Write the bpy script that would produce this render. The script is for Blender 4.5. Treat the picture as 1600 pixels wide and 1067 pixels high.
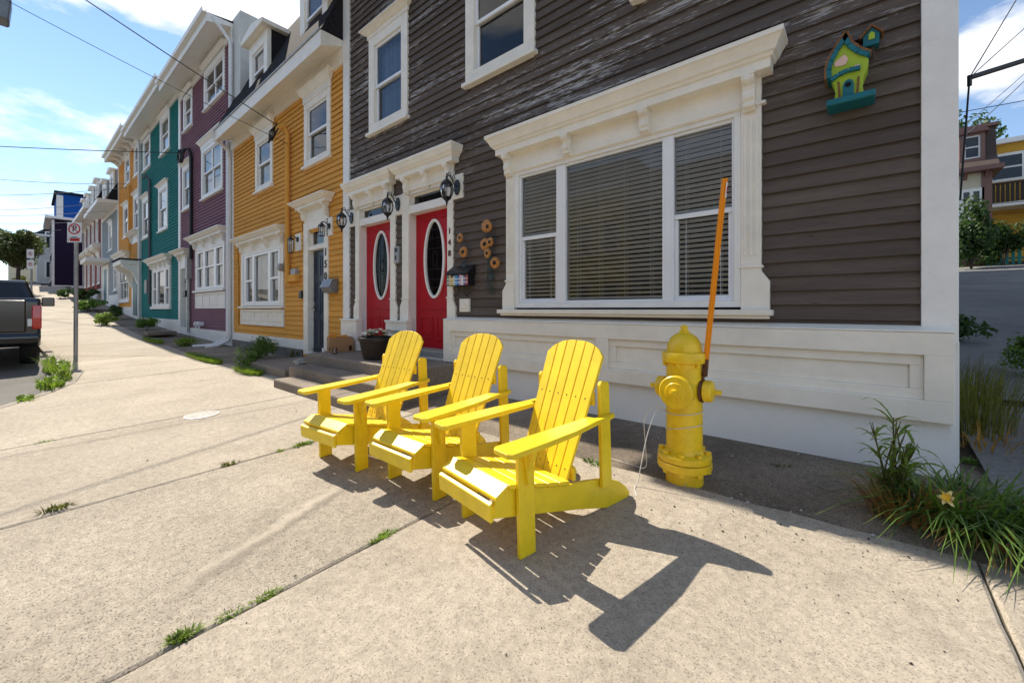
import bpy, math, random
from mathutils import Vector, Matrix
rnd = random.Random(11)
PI = math.pi
for o in list(bpy.data.objects): bpy.data.objects.remove(o)
scene = bpy.context.scene
COL = scene.collection

# ------------------------------------------------------------------ camera
YAW = 40.287                                  # degrees the view is turned left of the facade normal
EYE = 1.2
cam_d = bpy.data.cameras.new('camera'); cam = bpy.data.objects.new('camera', cam_d); COL.objects.link(cam)
cam.location = (0, -3.7, EYE)
cam.rotation_euler = (math.radians(90), 0, math.radians(YAW))
cam_d.sensor_width = 36; cam_d.lens = 640/1600*36
cam_d.shift_y = -(533.5-483)/1600
cam_d.clip_start = .05; cam_d.clip_end = 2000
scene.camera = cam

# ------------------------------------------------------------------ light
SUN = Vector((-.95, .055, 1.0)).normalized()   # towards the sun
SUN_EL = math.asin(SUN.z); SUN_AZ = math.atan2(SUN.x, SUN.y)
world = bpy.data.worlds.new('World'); scene.world = world; world.use_nodes = True
nt = world.node_tree; nt.nodes.clear()
wo = nt.nodes.new('ShaderNodeOutputWorld'); bg = nt.nodes.new('ShaderNodeBackground'); bg.inputs[1].default_value = .12
sky = nt.nodes.new('ShaderNodeTexSky'); sky.sky_type = 'NISHITA'; sky.sun_disc = False
sky.sun_elevation = SUN_EL; sky.sun_rotation = SUN_AZ; sky.air_density = 1.0; sky.dust_density = .0; sky.ozone_density = 2.0
tc = nt.nodes.new('ShaderNodeTexCoord'); mp = nt.nodes.new('ShaderNodeMapping'); mp.inputs['Scale'].default_value = (1.0, 1.0, 2.6)
mp.inputs['Location'].default_value = (.9, 5.2, 2.2)
nz = nt.nodes.new('ShaderNodeTexNoise'); nz.inputs['Scale'].default_value = 2.1; nz.inputs['Detail'].default_value = 9; nz.inputs['Roughness'].default_value = .58
cr = nt.nodes.new('ShaderNodeValToRGB'); cr.color_ramp.elements[0].position = .51; cr.color_ramp.elements[1].position = .60
nz2 = nt.nodes.new('ShaderNodeTexNoise'); nz2.inputs['Scale'].default_value = 7; nz2.inputs['Detail'].default_value = 6
cc = nt.nodes.new('ShaderNodeMix'); cc.data_type = 'RGBA'
cc.inputs['A'].default_value = (4.6, 4.65, 4.8, 1); cc.inputs['B'].default_value = (9.0, 8.9, 8.8, 1)
mx = nt.nodes.new('ShaderNodeMix'); mx.data_type = 'RGBA'
nt.links.new(tc.outputs['Generated'], mp.inputs[0]); nt.links.new(mp.outputs[0], nz.inputs['Vector']); nt.links.new(mp.outputs[0], nz2.inputs['Vector'])
nt.links.new(nz.outputs[0], cr.inputs[0]); nt.links.new(cr.outputs[0], mx.inputs['Factor'])
nt.links.new(nz2.outputs[0], cc.inputs['Factor'])
nt.links.new(sky.outputs[0], mx.inputs['A']); nt.links.new(cc.outputs['Result'], mx.inputs['B'])
nt.links.new(mx.outputs['Result'], bg.inputs[0]); nt.links.new(bg.outputs[0], wo.inputs[0])
sl = bpy.data.lights.new('sun', 'SUN'); sl.energy = 4.8; sl.angle = math.radians(.5); sl.color = (1, .91, .77)
so = bpy.data.objects.new('sun', sl); COL.objects.link(so); so.rotation_euler = (-SUN).to_track_quat('-Z', 'Y').to_euler()
scene.view_settings.view_transform = 'Standard'; scene.view_settings.look = 'None'
scene.view_settings.gamma = 1; scene.view_settings.exposure = .72

# ------------------------------------------------------------------ mesh helpers
class MB:
    def __init__(s): s.v = []; s.f = []
    def add(s, vs, fs):
        n = len(s.v); s.v += [tuple(v) for v in vs]; s.f += [tuple(i+n for i in f) for f in fs]; return s
    def box(s, x0, x1, y0, y1, z0, z1, M=None):
        vs = [Vector((x, y, z)) for z in (z0, z1) for y in (y0, y1) for x in (x0, x1)]
        if M: vs = [M @ v for v in vs]
        return s.add(vs, [(0,2,3,1),(4,5,7,6),(0,1,5,4),(2,6,7,3),(0,4,6,2),(1,3,7,5)])
    def prism(s, poly, axis, a0, a1, M=None):
        n = len(poly); vs = []
        for a in (a0, a1):
            for p, q in poly:
                vs.append(Vector({'x': (a, p, q), 'y': (p, a, q), 'z': (p, q, a)}[axis]))
        if M: vs = [M @ v for v in vs]
        fs = [tuple(range(n))[::-1], tuple(range(n, 2*n))] + [(i, (i+1) % n, n+(i+1) % n, n+i) for i in range(n)]
        return s.add(vs, fs)
    def tube(s, pts, r, n=8, cap=True):
        pts = [Vector(p) for p in pts]; rs = r if isinstance(r, (list, tuple)) else [r]*len(pts)
        vs = []; prev = None
        for i, p in enumerate(pts):
            d = (pts[min(i+1, len(pts)-1)]-pts[max(i-1, 0)]).normalized()
            if prev is None: u = d.orthogonal().normalized()
            else:
                u = prev-d*prev.dot(d); u = u.normalized() if u.length > 1e-6 else d.orthogonal().normalized()
            prev = u; w = d.cross(u)
            for k in range(n):
                a = 2*PI*k/n; vs.append(p+(u*math.cos(a)+w*math.sin(a))*rs[i])
        fs = [(i*n+k, i*n+(k+1) % n, (i+1)*n+(k+1) % n, (i+1)*n+k) for i in range(len(pts)-1) for k in range(n)]
        if cap: fs += [tuple(range(n))[::-1], tuple(range((len(pts)-1)*n, len(pts)*n))]
        return s.add(vs, fs)
    def lathe(s, prof, n=20, M=None, cap=True):
        vs = []
        for r, z in prof:
            for k in range(n):
                a = 2*PI*k/n; vs.append(Vector((r*math.cos(a), r*math.sin(a), z)))
        if M: vs = [M @ v for v in vs]
        m = len(prof)
        fs = [(i*n+k, i*n+(k+1) % n, (i+1)*n+(k+1) % n, (i+1)*n+k) for i in range(m-1) for k in range(n)]
        if cap: fs += [tuple(range(n))[::-1], tuple(range((m-1)*n, m*n))]
        return s.add(vs, fs)
    def ball(s, c, r, n=10, m=6, M=None):
        c = Vector(c); r = r if isinstance(r, tuple) else (r, r, r)
        prof = [(math.sin(PI*i/m), -math.cos(PI*i/m)) for i in range(m+1)]
        prof[0] = (.02, -1); prof[-1] = (.02, 1)
        T = Matrix.Translation(c) @ Matrix.Diagonal((r[0], r[1], r[2], 1))
        return s.lathe(prof, n, (M @ T) if M else T)
    def cornice(s, x0, x1, yb, prof):
        """prof: (projection, z) from bottom to top; mitred returns at both ends, flat back at y = yb"""
        vs = []
        for d, z in prof: vs += [(x0-d, yb, z), (x0-d, yb-d, z), (x1+d, yb-d, z), (x1+d, yb, z)]
        m = len(prof)
        fs = [(i*4+k, i*4+k+1, i*4+k+5, i*4+k+4) for i in range(m-1) for k in range(3)]
        fs += [(3, 2, 1, 0), tuple(4*(m-1)+k for k in range(4))]
        return s.add(vs, fs)
    def ring(s, x0, x1, z0, z1, a0, a1, c0, c1, y0, y1):
        """rectangular frame; opening a0..a1 by c0..c1"""
        s.box(x0, x1, y0, y1, z0, c0); s.box(x0, x1, y0, y1, c1, z1)
        s.box(x0, a0, y0, y1, c0, c1); s.box(a1, x1, y0, y1, c0, c1); return s
    def build(s, name, mat, parent=None, smooth=False, bevel=0, kind=None, seg=1):
        me = bpy.data.meshes.new(name); me.from_pydata(s.v, [], s.f); me.update()
        if smooth:
            for p in me.polygons: p.use_smooth = True
        return link(name, me, mat, parent, bevel, kind, smooth, seg)
def link(name, me, mat, parent=None, bevel=0, kind=None, smooth=False, seg=1):
    o = bpy.data.objects.new(name, me); COL.objects.link(o)
    if mat and not me.materials: me.materials.append(M[mat] if isinstance(mat, str) else mat)
    if parent: o.parent = parent
    if bevel:
        b = o.modifiers.new('bevel', 'BEVEL'); b.width = bevel; b.segments = seg; b.limit_method = 'ANGLE'; b.angle_limit = math.radians(40)
    if smooth: 
        e = o.modifiers.new('split', 'EDGE_SPLIT'); e.split_angle = math.radians(38)
    if kind: o['kind'] = kind
    return o
def empty(name, label=None, cat=None, group=None, loc=(0, 0, 0), rz=0, parent=None):
    o = bpy.data.objects.new(name, None); COL.objects.link(o); o.location = loc; o.rotation_euler = (0, 0, rz)
    o.empty_display_size = .1
    if parent: o.parent = parent
    return tag(o, label, cat, group)
def tag(o, label=None, cat=None, group=None, kind=None):
    if label: o['label'] = label
    if cat: o['category'] = cat
    if group: o['group'] = group
    if kind: o['kind'] = kind
    return o
def text_mesh(txt, size, thick=.004, font_offset=0):
    c = bpy.data.curves.new('t', 'FONT'); c.body = txt; c.size = size; c.extrude = thick; c.align_x = 'CENTER'; c.align_y = 'CENTER'; c.offset = font_offset
    o = bpy.data.objects.new('t', c); COL.objects.link(o)
    me = bpy.data.meshes.new_from_object(o); bpy.data.objects.remove(o); return me
def lettering(name, txt, size, mat, parent, loc, rz=0, thick=.004, off=0):
    """text standing on a facade that faces -y"""
    me = text_mesh(txt, size, thick, off); me.materials.clear()
    me.transform(Matrix.Rotation(PI/2, 4, 'X'))
    o = link(name, me, mat, parent); o.location = loc; o.rotation_euler = (0, 0, rz); return o

def smooth_path(pts, n=8):
    P0 = [Vector(p) for p in pts]; P0 = [P0[0]*2-P0[1]]+P0+[P0[-1]*2-P0[-2]]; out = []
    for i in range(1, len(P0)-2):
        for k in range(n):
            t = k/n; a, b, c, d = P0[i-1:i+3]
            out.append(.5*((2*b)+(-a+c)*t+(2*a-5*b+4*c-d)*t*t+(-a+3*b-3*c+d)*t**3))
    return out+[P0[-2]]

# ------------------------------------------------------------------ materials
M = {}
def newmat(name):
    m = bpy.data.materials.new(name); m.use_nodes = True; M[name] = m
    n = m.node_tree.nodes; return m, m.node_tree, n['Principled BSDF']
def N(t, typ, **kw):
    n = t.nodes.new(typ)
    for k, v in kw.items():
        if k in n.inputs: n.inputs[k].default_value = v
        else: setattr(n, k, v)
    return n
def pos(t, scale=(1, 1, 1)):
    g = N(t, 'ShaderNodeNewGeometry'); m = N(t, 'ShaderNodeMapping'); m.inputs['Scale'].default_value = scale
    t.links.new(g.outputs['Position'], m.inputs[0]); return m.outputs[0]
def noise(t, vec, sc, det=4, ro=.55):
    n = N(t, 'ShaderNodeTexNoise'); n.inputs['Scale'].default_value = sc; n.inputs['Detail'].default_value = det; n.inputs['Roughness'].default_value = ro
    t.links.new(vec, n.inputs['Vector']); return n.outputs[0]
def ramp(t, fac, stops):
    r = N(t, 'ShaderNodeValToRGB'); e = r.color_ramp.elements
    while len(e) < len(stops): e.new(.5)
    for i, (p, c) in enumerate(stops): e[i].position = p; e[i].color = c if len(c) == 4 else (*c, 1)
    t.links.new(fac, r.inputs[0]); return r.outputs[0]
def g(v): return (v, v, v, 1)
def mixc(t, fac, a, b, mode='MIX'):
    m = N(t, 'ShaderNodeMix', data_type='RGBA', blend_type=mode)
    for k, x in (('Factor', fac), ('A', a), ('B', b)):
        if hasattr(x, 'links') or hasattr(x, 'is_linked'): t.links.new(x, m.inputs[k])
        else: m.inputs[k].default_value = x if not isinstance(x, tuple) else (*x[:3], 1)
    return m.outputs['Result']
def mathn(t, op, a, b=0.):
    m = N(t, 'ShaderNodeMath', operation=op)
    for i, x in enumerate((a, b)):
        if hasattr(x, 'is_linked'): t.links.new(x, m.inputs[i])
        else: m.inputs[i].default_value = x
    return m.outputs[0]
def bump(t, b, h, strength, dist):
    n = N(t, 'ShaderNodeBump'); n.inputs['Strength'].default_value = strength; n.inputs['Distance'].default_value = dist
    t.links.new(h, n.inputs['Height']); t.links.new(n.outputs[0], b.inputs['Normal'])
def paint(name, col, rough=.5, vary=.12, scale=6, dirt=.0, bmp=.12, bscale=60, metal=0, perobj=0, stretch=(1, 1, 1), spec=.4, coat=0):
    m, t, b = newmat(name)
    v = pos(t, stretch); n1 = noise(t, v, scale, 5)
    lo = tuple(max(0, c*(1-vary)) for c in col); hi = tuple(min(1, c*(1+vary)) for c in col)
    c = ramp(t, n1, [(.3, lo), (.7, hi)])
    if dirt:
        n2 = noise(t, v, scale*3.1, 6, .7); d = ramp(t, n2, [(.55, g(0)), (.75, g(1))])
        f = mathn(t, 'MULTIPLY', d, dirt); c = mixc(t, f, c, tuple(x*.45+.01 for x in col))
    if perobj:
        oi = N(t, 'ShaderNodeObjectInfo'); mr = N(t, 'ShaderNodeMapRange'); mr.inputs[3].default_value = 1-perobj; mr.inputs[4].default_value = 1+perobj
        t.links.new(oi.outputs['Random'], mr.inputs[0]); c = mixc(t, 1., c, mr.outputs[0], 'MULTIPLY')
    t.links.new(c, b.inputs['Base Color']); b.inputs['Roughness'].default_value = rough; b.inputs['Metallic'].default_value = metal
    b.inputs['Specular IOR Level'].default_value = spec
    if coat: b.inputs['Coat Weight'].default_value = coat; b.inputs['Coat Roughness'].default_value = .08
    if bmp: bump(t, b, noise(t, v, bscale, 4), bmp, .004)
    return m
def glass(name, tint=(.9, .93, .95), ior=1.5, rough=.0, extra=.0, gain=1.1):
    m = bpy.data.materials.new(name); m.use_nodes = True; M[name] = m; t = m.node_tree; t.nodes.clear()
    o = N(t, 'ShaderNodeOutputMaterial'); mxs = N(t, 'ShaderNodeMixShader'); tr = N(t, 'ShaderNodeBsdfTransparent'); gl = N(t, 'ShaderNodeBsdfGlossy'); fr = N(t, 'ShaderNodeFresnel')
    tr.inputs[0].default_value = (*tint, 1); gl.inputs['Roughness'].default_value = rough; fr.inputs[0].default_value = ior
    # two surfaces of a pane reflect about twice as much as one
    f = mathn(t, 'MINIMUM', mathn(t, 'ADD', mathn(t, 'MULTIPLY', fr.outputs[0], gain), extra), 1.)
    t.links.new(f, mxs.inputs[0]); t.links.new(tr.outputs[0], mxs.inputs[1]); t.links.new(gl.outputs[0], mxs.inputs[2])
    nb = N(t, 'ShaderNodeBump'); nb.inputs['Strength'].default_value = .03; nb.inputs['Distance'].default_value = .01
    t.links.new(noise(t, pos(t), 1.3, 2), nb.inputs['Height']); t.links.new(nb.outputs[0], gl.inputs['Normal'])
    t.links.new(mxs.outputs[0], o.inputs[0]); return m
glass('window_glass', (.985, .99, .985)); glass('lamp_glass', (.92, .92, .92), 1.45); glass('car_glass', (.12, .14, .15))
glass('smoked_glass', (.16, .20, .22), 1.45, .15, gain=.7)

def concrete(name, c0, c1, speck=.5, stain=.35, scrape=None):
    m, t, b = newmat(name); v = pos(t)
    base = ramp(t, noise(t, v, .9, 6, .62), [(.3, c0), (.7, c1)])
    oi = N(t, 'ShaderNodeObjectInfo'); mr = N(t, 'ShaderNodeMapRange'); mr.inputs[3].default_value = .94; mr.inputs[4].default_value = 1.06
    t.links.new(oi.outputs['Random'], mr.inputs[0]); base = mixc(t, 1., base, mr.outputs[0], 'MULTIPLY')
    mid = ramp(t, noise(t, v, 24, 5, .7), [(.34, g(.80)), (.62, g(1.06))]); base = mixc(t, 1., base, mid, 'MULTIPLY')
    fine = noise(t, v, 330, 3, .75)
    vg = N(t, 'ShaderNodeTexVoronoi'); vg.inputs['Scale'].default_value = 210; t.links.new(v, vg.inputs['Vector'])
    sc_ = N(t, 'ShaderNodeSeparateColor'); t.links.new(vg.outputs['Color'], sc_.inputs[0])
    sp = ramp(t, sc_.outputs[0], [(.02, g(1-speck)), (.16, g(1-speck*.25)), (.55, g(1)), (.90, g(1+speck*.10)), (1., g(1+speck*.45))]); base = mixc(t, 1., base, sp, 'MULTIPLY')
    vo = N(t, 'ShaderNodeTexVoronoi'); vo.inputs['Scale'].default_value = 75; t.links.new(v, vo.inputs['Vector'])
    pit = ramp(t, vo.outputs['Distance'], [(.05, g(1)), (.13, g(0))])
    gate = ramp(t, noise(t, v, 5, 3), [(.52, g(0)), (.66, g(.75))]); pf = mixc(t, 1., pit, gate, 'MULTIPLY')
    base = mixc(t, pf, base, tuple(x*.28 for x in c0))
    st = ramp(t, noise(t, v, 2.2, 7, .72), [(.56, g(0)), (.74, g(stain))]); base = mixc(t, st, base, tuple(x*.5 for x in c0))
    if scrape:     # a long pale scuff with a dark rub beside it, left where something was dragged
        (ax, ay), (bx_, by_) = scrape; L = math.hypot(bx_-ax, by_-ay); ux, uy = (bx_-ax)/L, (by_-ay)/L
        sep = N(t, 'ShaderNodeSeparateXYZ'); t.links.new(v, sep.inputs[0])
        dx = mathn(t, 'SUBTRACT', sep.outputs[0], ax); dy = mathn(t, 'SUBTRACT', sep.outputs[1], ay)
        al = mathn(t, 'DIVIDE', mathn(t, 'ADD', mathn(t, 'MULTIPLY', dx, ux), mathn(t, 'MULTIPLY', dy, uy)), L)
        ac = mathn(t, 'ADD', mathn(t, 'MULTIPLY', dx, -uy), mathn(t, 'MULTIPLY', dy, ux))
        ac = mathn(t, 'ADD', ac, mathn(t, 'MULTIPLY', mathn(t, 'SUBTRACT', noise(t, v, 6, 6, .75), .5), .17))
        fade = ramp(t, al, [(0, g(0)), (.12, g(1)), (.7, g(.8)), (1, g(0))])
        for off, col_, k_ in ((0., tuple(min(1, x*1.25) for x in c1), .5), (.06, tuple(x*.5 for x in c0), .6)):
            band = ramp(t, mathn(t, 'ABSOLUTE', mathn(t, 'SUBTRACT', ac, off)), [(.004, g(k_)), (.05, g(0))])
            base = mixc(t, mixc(t, 1., band, fade, 'MULTIPLY'), base, col_)
    t.links.new(base, b.inputs['Base Color']); b.inputs['Roughness'].default_value = .88; b.inputs['Specular IOR Level'].default_value = .25
    bump(t, b, mathn(t, 'ADD', fine, mathn(t, 'MULTIPLY', noise(t, v, 45, 4), 1.2)), .55, .006); return m
concrete('slab_concrete', (.36, .312, .248), (.46, .402, .325), .44, .42)
concrete('coarse_concrete', (.31, .270, .215), (.43, .378, .305), .66, .45, ((-2.56, -2.38), (-2.12, -3.42)))
concrete('step_concrete', (.20, .165, .13), (.30, .25, .20), .5, .4)
concrete('old_paving', (.12, .098, .076), (.36, .295, .225), .8, .6)
concrete('joint_dirt', (.10, .085, .06), (.17, .14, .10), .5, .5)
concrete('asphalt', (.13, .125, .115), (.20, .19, .175), .45, .4)
concrete('lane_asphalt', (.16, .158, .155), (.24, .236, .225), .45, .5)
concrete('lane_concrete', (.16, .155, .145), (.24, .23, .215), .4, .45)
concrete('kerb_concrete', (.28, .25, .21), (.36, .32, .27), .4, .4)
paint('render_white', (.80, .79, .755), .75, .035, 2.5, .06, .55, 70)
concrete('kerb_pale', (.46, .44, .40), (.56, .54, .5), .4, .4)
concrete('soil', (.04, .032, .022), (.085, .066, .045), .6, .5)
paint('granite', (.17, .16, .15), .85, .35, 9, .5, .6, 40, perobj=.15)
paint('trim_cream', (.82, .775, .68), .5, .06, 5, .12, .14, 60)
paint('trim_white', (.80, .785, .745), .45, .05, 6, .14, .06, 50)
paint('vinyl_white', (.80, .81, .82), .3, .03, 4, 0, .03, 50)
paint('red_door', (.42, .004, .014), .38, .06, 3, .04, .06, 80, spec=.3)
paint('navy_door', (.018, .028, .052), .35, .15, 5, .1, .08, 60)
paint('teal_door', (.02, .12, .15), .4, .1, 5)
paint('orange_siding', (.68, .335, .070), .8, .08, 2.5, .10, .15, 40, perobj=.05, stretch=(.3, 1, 2), spec=.12)
paint('orange_far', (.68, .335, .070), .8, .08, 2.5, .05, .1, 40, spec=.12)
paint('purple_siding', (.225, .115, .15), .8, .1, 2.5, .1, .1, 40, stretch=(.3, 1, 2), spec=.12)
paint('teal_siding', (.011, .175, .165), .8, .1, 2.5, .1, .1, 40, stretch=(.3, 1, 2), spec=.12)
paint('grey_siding', (.33, .36, .37), .8, .08, 2.5, .1, .1, 40, spec=.12)
paint('brick_red', (.24, .062, .052), .8, .15, 5, .2, .2, 40, spec=.12)
paint('blackpurple', (.022, .014, .038), .8, .1, 3, spec=.12)
paint('cobalt', (.012, .085, .36), .8, .1, 3, spec=.12)
paint('pale_siding', (.60, .60, .57), .8, .08, 3, spec=.12)
paint('yellow_siding', (.60, .34, .055), .8, .08, 2.5, .08, .1, 40, spec=.12)
paint('opp_yellow', (.62, .45, .03), .8, .06, 2.5, spec=.12)
paint('cream_siding', (.62, .56, .42), .8, .06, 2.5, spec=.12)
paint('shingle', (.024, .023, .026), .95, .4, 30, .3, .5, 60, spec=.05)
paint('shingle_brown', (.075, .052, .045), .8, .35, 30, .3, .5, 60)
paint('brown_trim', (.20, .105, .085), .6, .1, 5)
paint('yellow_paint', (.85, .60, .012), .40, .09, 9, .16, .14, 70, perobj=.05, spec=.5)
paint('hydrant_yellow', (.83, .55, .012), .38, .10, 11, .34, .30, 38, spec=.5)
paint('rod_orange', (.85, .30, .008), .4, .05, 8)
paint('black_metal', (.012, .012, .013), .38, .2, 8, 0, .1, 60)
paint('rust', (.12, .05, .02), .8, .4, 30, .4, .4, 60)
paint('grey_metal', (.20, .21, .22), .45, .1, 6, .2, .1, 50, metal=.5)
paint('galvanised', (.34, .34, .34), .5, .15, 8, .2, .15, 40, metal=.35)
paint('white_pipe', (.70, .71, .72), .4, .05, 5)
paint('black_paint', (.006, .0065, .009), .16, .1, 4, 0, 0, coat=1)
paint('rubber', (.015, .015, .015), .75, .2, 20)
paint('chrome', (.6, .6, .6), .12, .02, 5, 0, 0, metal=1)
paint('red_lens', (.55, .008, .012), .12, .05, 5, 0, 0, coat=1)
paint('cardboard', (.36, .20, .095), .8, .08, 8, .1, .2, 50)
paint('box_orange', (.65, .25, .02), .6, .2, 8)
paint('tub_brown', (.030, .020, .016), .5, .45, 14, .2, .3, 60, stretch=(6, 6, .5))
paint('tub_rim', (.012, .011, .011), .45, .2, 8)
paint('petal_white', (.75, .74, .62), .6, .05, 20)
paint('petal_cream', (.80, .68, .30), .6, .1, 20)
paint('petal_yellow', (.85, .52, .03), .6, .1, 20)
paint('petal_copper', (.46, .20, .05), .4, .45, 45, .3, .2, 80, metal=.25)
paint('seed_dark', (.02, .012, .008), .7, .3, 60)
paint('verdigris', (.03, .05, .045), .6, .3, 30)
paint('lime_paint', (.36, .50, .03), .5, .12, 14, .1)
paint('birdhouse_teal', (.006, .13, .16), .5, .15, 12, .1)
paint('bark_edge', (.20, .09, .035), .9, .4, 60, .4, .6, 60)
paint('pink_pane', (.72, .48, .40), .6, .1, 20)
paint('dark_hole', (.004, .004, .004), .9, .1, 5)
paint('red_digit', (.10, .012, .010), .5, .1, 5)
paint('sign_white', (.78, .78, .77), .45, .03, 6)
paint('sign_red', (.50, .012, .02), .5, .05, 6)
paint('curtain_blue', (.16, .24, .36), .85, .15, 5, 0, .1)
paint('curtain_pale', (.55, .60, .58), .85, .1, 5, 0, .1)
paint('curtain_violet', (.14, .11, .22), .85, .15, 5, 0, .1)
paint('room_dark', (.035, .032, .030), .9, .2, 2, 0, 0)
paint('blind_white', (.84, .87, .90), .45, .04, 5, 0, 0)
paint('wire_white', (.62, .60, .55), .5, .1, 10, 0, 0)
paint('wire_black', (.010, .010, .011), .6, .1, 10, 0, 0)
paint('wire_grey', (.10, .105, .11), .6, .1, 10, 0, 0)
paint('bark', (.06, .045, .035), .9, .4, 20, .4, .6, 30)
paint('fence_teal', (.010, .20, .17), .6, .1, 5)
paint('dark_wood', (.035, .025, .02), .7, .3, 10, .2)
paint('rag', (.33, .32, .29), .9, .4, 40, .5, .5, 60)
def leafmat(name, c, tr=.35):
    m, t, b = newmat(name); v = pos(t)
    base = ramp(t, noise(t, v, 14, 3), [(.3, tuple(x*.6 for x in c)), (.7, tuple(x*1.35 for x in c))])
    t.links.new(base, b.inputs['Base Color']); b.inputs['Roughness'].default_value = .5
    b.inputs['Specular IOR Level'].default_value = .3
    o = t.nodes['Material Output']; tl = N(t, 'ShaderNodeBsdfTranslucent'); t.links.new(mixc(t, 1., base, (1.3, 1.5, .6), 'MULTIPLY'), tl.inputs[0])
    ms = N(t, 'ShaderNodeMixShader'); ms.inputs[0].default_value = tr
    t.links.new(b.outputs[0], ms.inputs[1]); t.links.new(tl.outputs[0], ms.inputs[2]); t.links.new(ms.outputs[0], o.inputs[0]); return m
leafmat('leaf_green', (.105, .18, .034)); leafmat('leaf_dark', (.045, .085, .022)); leafmat('leaf_bright', (.18, .25, .045)); leafmat('leaf_dry', (.34, .19, .07)); leafmat('leaf_street', (.075, .095, .030)); leafmat('leaf_olive', (.13, .13, .035))

def dark_siding():
    m, t, b = newmat('dark_siding')
    v = pos(t); vs = pos(t, (.35, 1, 3)); vf = pos(t, (2.4, 3, 26))
    c = ramp(t, noise(t, vs, 3, 5), [(.3, (.094, .073, .060)), (.7, (.140, .112, .094))])
    oi = N(t, 'ShaderNodeObjectInfo'); mr = N(t, 'ShaderNodeMapRange'); mr.inputs[3].default_value = .86; mr.inputs[4].default_value = 1.12
    t.links.new(oi.outputs['Random'], mr.inputs[0]); c = mixc(t, 1., c, mr.outputs[0], 'MULTIPLY')
    grain = ramp(t, noise(t, pos(t, (2, 2, 60)), 6, 5, .7), [(.35, g(.82)), (.65, g(1.1))]); c = mixc(t, 1., c, grain, 'MULTIPLY')
    # knots and rusty nail stains
    vo = N(t, 'ShaderNodeTexVoronoi'); vo.inputs['Scale'].default_value = 1.; t.links.new(pos(t, (2.2, 1, 9.4)), vo.inputs['Vector'])
    kn = ramp(t, vo.outputs['Distance'], [(.03, g(.75)), (.075, g(0))]); c = mixc(t, kn, c, (.04, .018, .013))
    # flaking paint: pale bare wood, mostly high on the weathered upper wall
    sx = N(t, 'ShaderNodeSeparateXYZ'); gg = N(t, 'ShaderNodeNewGeometry'); t.links.new(gg.outputs['Position'], sx.inputs[0])
    hi = N(t, 'ShaderNodeMapRange'); hi.inputs[1].default_value = 2.7; hi.inputs[2].default_value = 3.5; t.links.new(sx.outputs[2], hi.inputs[0])
    big = mathn(t, 'ADD', mathn(t, 'MULTIPLY', noise(t, pos(t, (.55, 1, 9.4)), 1.0, 2), .7), mathn(t, 'MULTIPLY', noise(t, pos(t, (.5, 1, 1.0)), 1.2, 3), .5)); fl = noise(t, vf, 3.2, 7, .72)
    s = mathn(t, 'ADD', fl, mathn(t, 'MULTIPLY', mathn(t, 'SUBTRACT', big, .6), .75))
    f = ramp(t, s, [(.588, g(0)), (.612, g(1))]); f = mixc(t, 1., f, hi.outputs[0], 'MULTIPLY')
    c = mixc(t, f, c, (.42, .40, .385))
    t.links.new(c, b.inputs['Base Color']); b.inputs['Roughness'].default_value = .75; b.inputs['Specular IOR Level'].default_value = .15
    bump(t, b, mathn(t, 'SUBTRACT', noise(t, pos(t, (2, 2, 50)), 8, 5, .7), mathn(t, 'MULTIPLY', f, .8)), .3, .004)
dark_siding()

# ------------------------------------------------------------------ terrain
RISE = [(-300, 9.0), (-110, 6.2), (-75, 4.5), (-60, 3.35), (-50, 2.35), (-40, 1.55), (-33, .95), (-26, .48), (-19, .18), (-13, 0), (400, 0)]
def lerp_tab(tab, x):
    for (a, p), (b, q) in zip(tab, tab[1:]):
        if x <= b: return p+(q-p)*max(0, (x-a))/(b-a)
    return tab[-1][1]
def rise(x): return lerp_tab(RISE, x)
def gz(x, y):
    if y <= 0: return .15+.035*max(y, -6)+rise(x)
    return .15+.121*min(y, 45)+rise(x)
KERB = [(-200, -3.95), (-60, -3.95), (-22, -3.75), (-14, -3.36), (-11.1, -3.16), (-9.57, -3.34), (-8.7, -3.62), (-8, -3.96), (-7.2, -4.45), (-6.2, -5.05), (-4.5, -5.5), (-1, -5.6), (60, -5.6)]
def kerb_y(x): return lerp_tab(KERB, x)
def sheet(name, xs, ys, zf, mat, parent=None):
    vs = [(x, y, zf(x, y)) for y in ys for x in xs]; nx = len(xs)
    fs = [(j*nx+i, j*nx+i+1, (j+1)*nx+i+1, (j+1)*nx+i) for j in range(len(ys)-1) for i in range(nx-1)]
    return MB().add(vs, fs).build(name, mat, parent)
XS = [-900, -300, -200, -110, -90, -75, -60, -55, -50, -45, -40, -33, -26, -19, -13, -7, -3, .44, .5, 1, 3, 6, 10, 20, 60, 300, 900]
def ground_z(x, y):
    z = gz(x, y)-.16 if y <= 0 else gz(x, y)-.03
    return z-(.4 if (x < .46 and y > .02) else 0)
tag(sheet('ground', XS, [-900, -200, -40, -14, -6, -3, -1.2, -.6, -.02, .03, 1, 3, 6, 10, 16, 25, 45, 100, 900], ground_z, 'soil'), kind='structure')
tag(sheet('road', XS, [-13.2, -9.5, -6, -4, -2.9], lambda x, y: gz(x, max(y, -6))-.10, 'asphalt'), kind='structure')
tag(sheet('far_pavement', XS, [-15.5, -13.2], lambda x, y: gz(x, -6)+.03, 'slab_concrete'), kind='structure')

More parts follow.
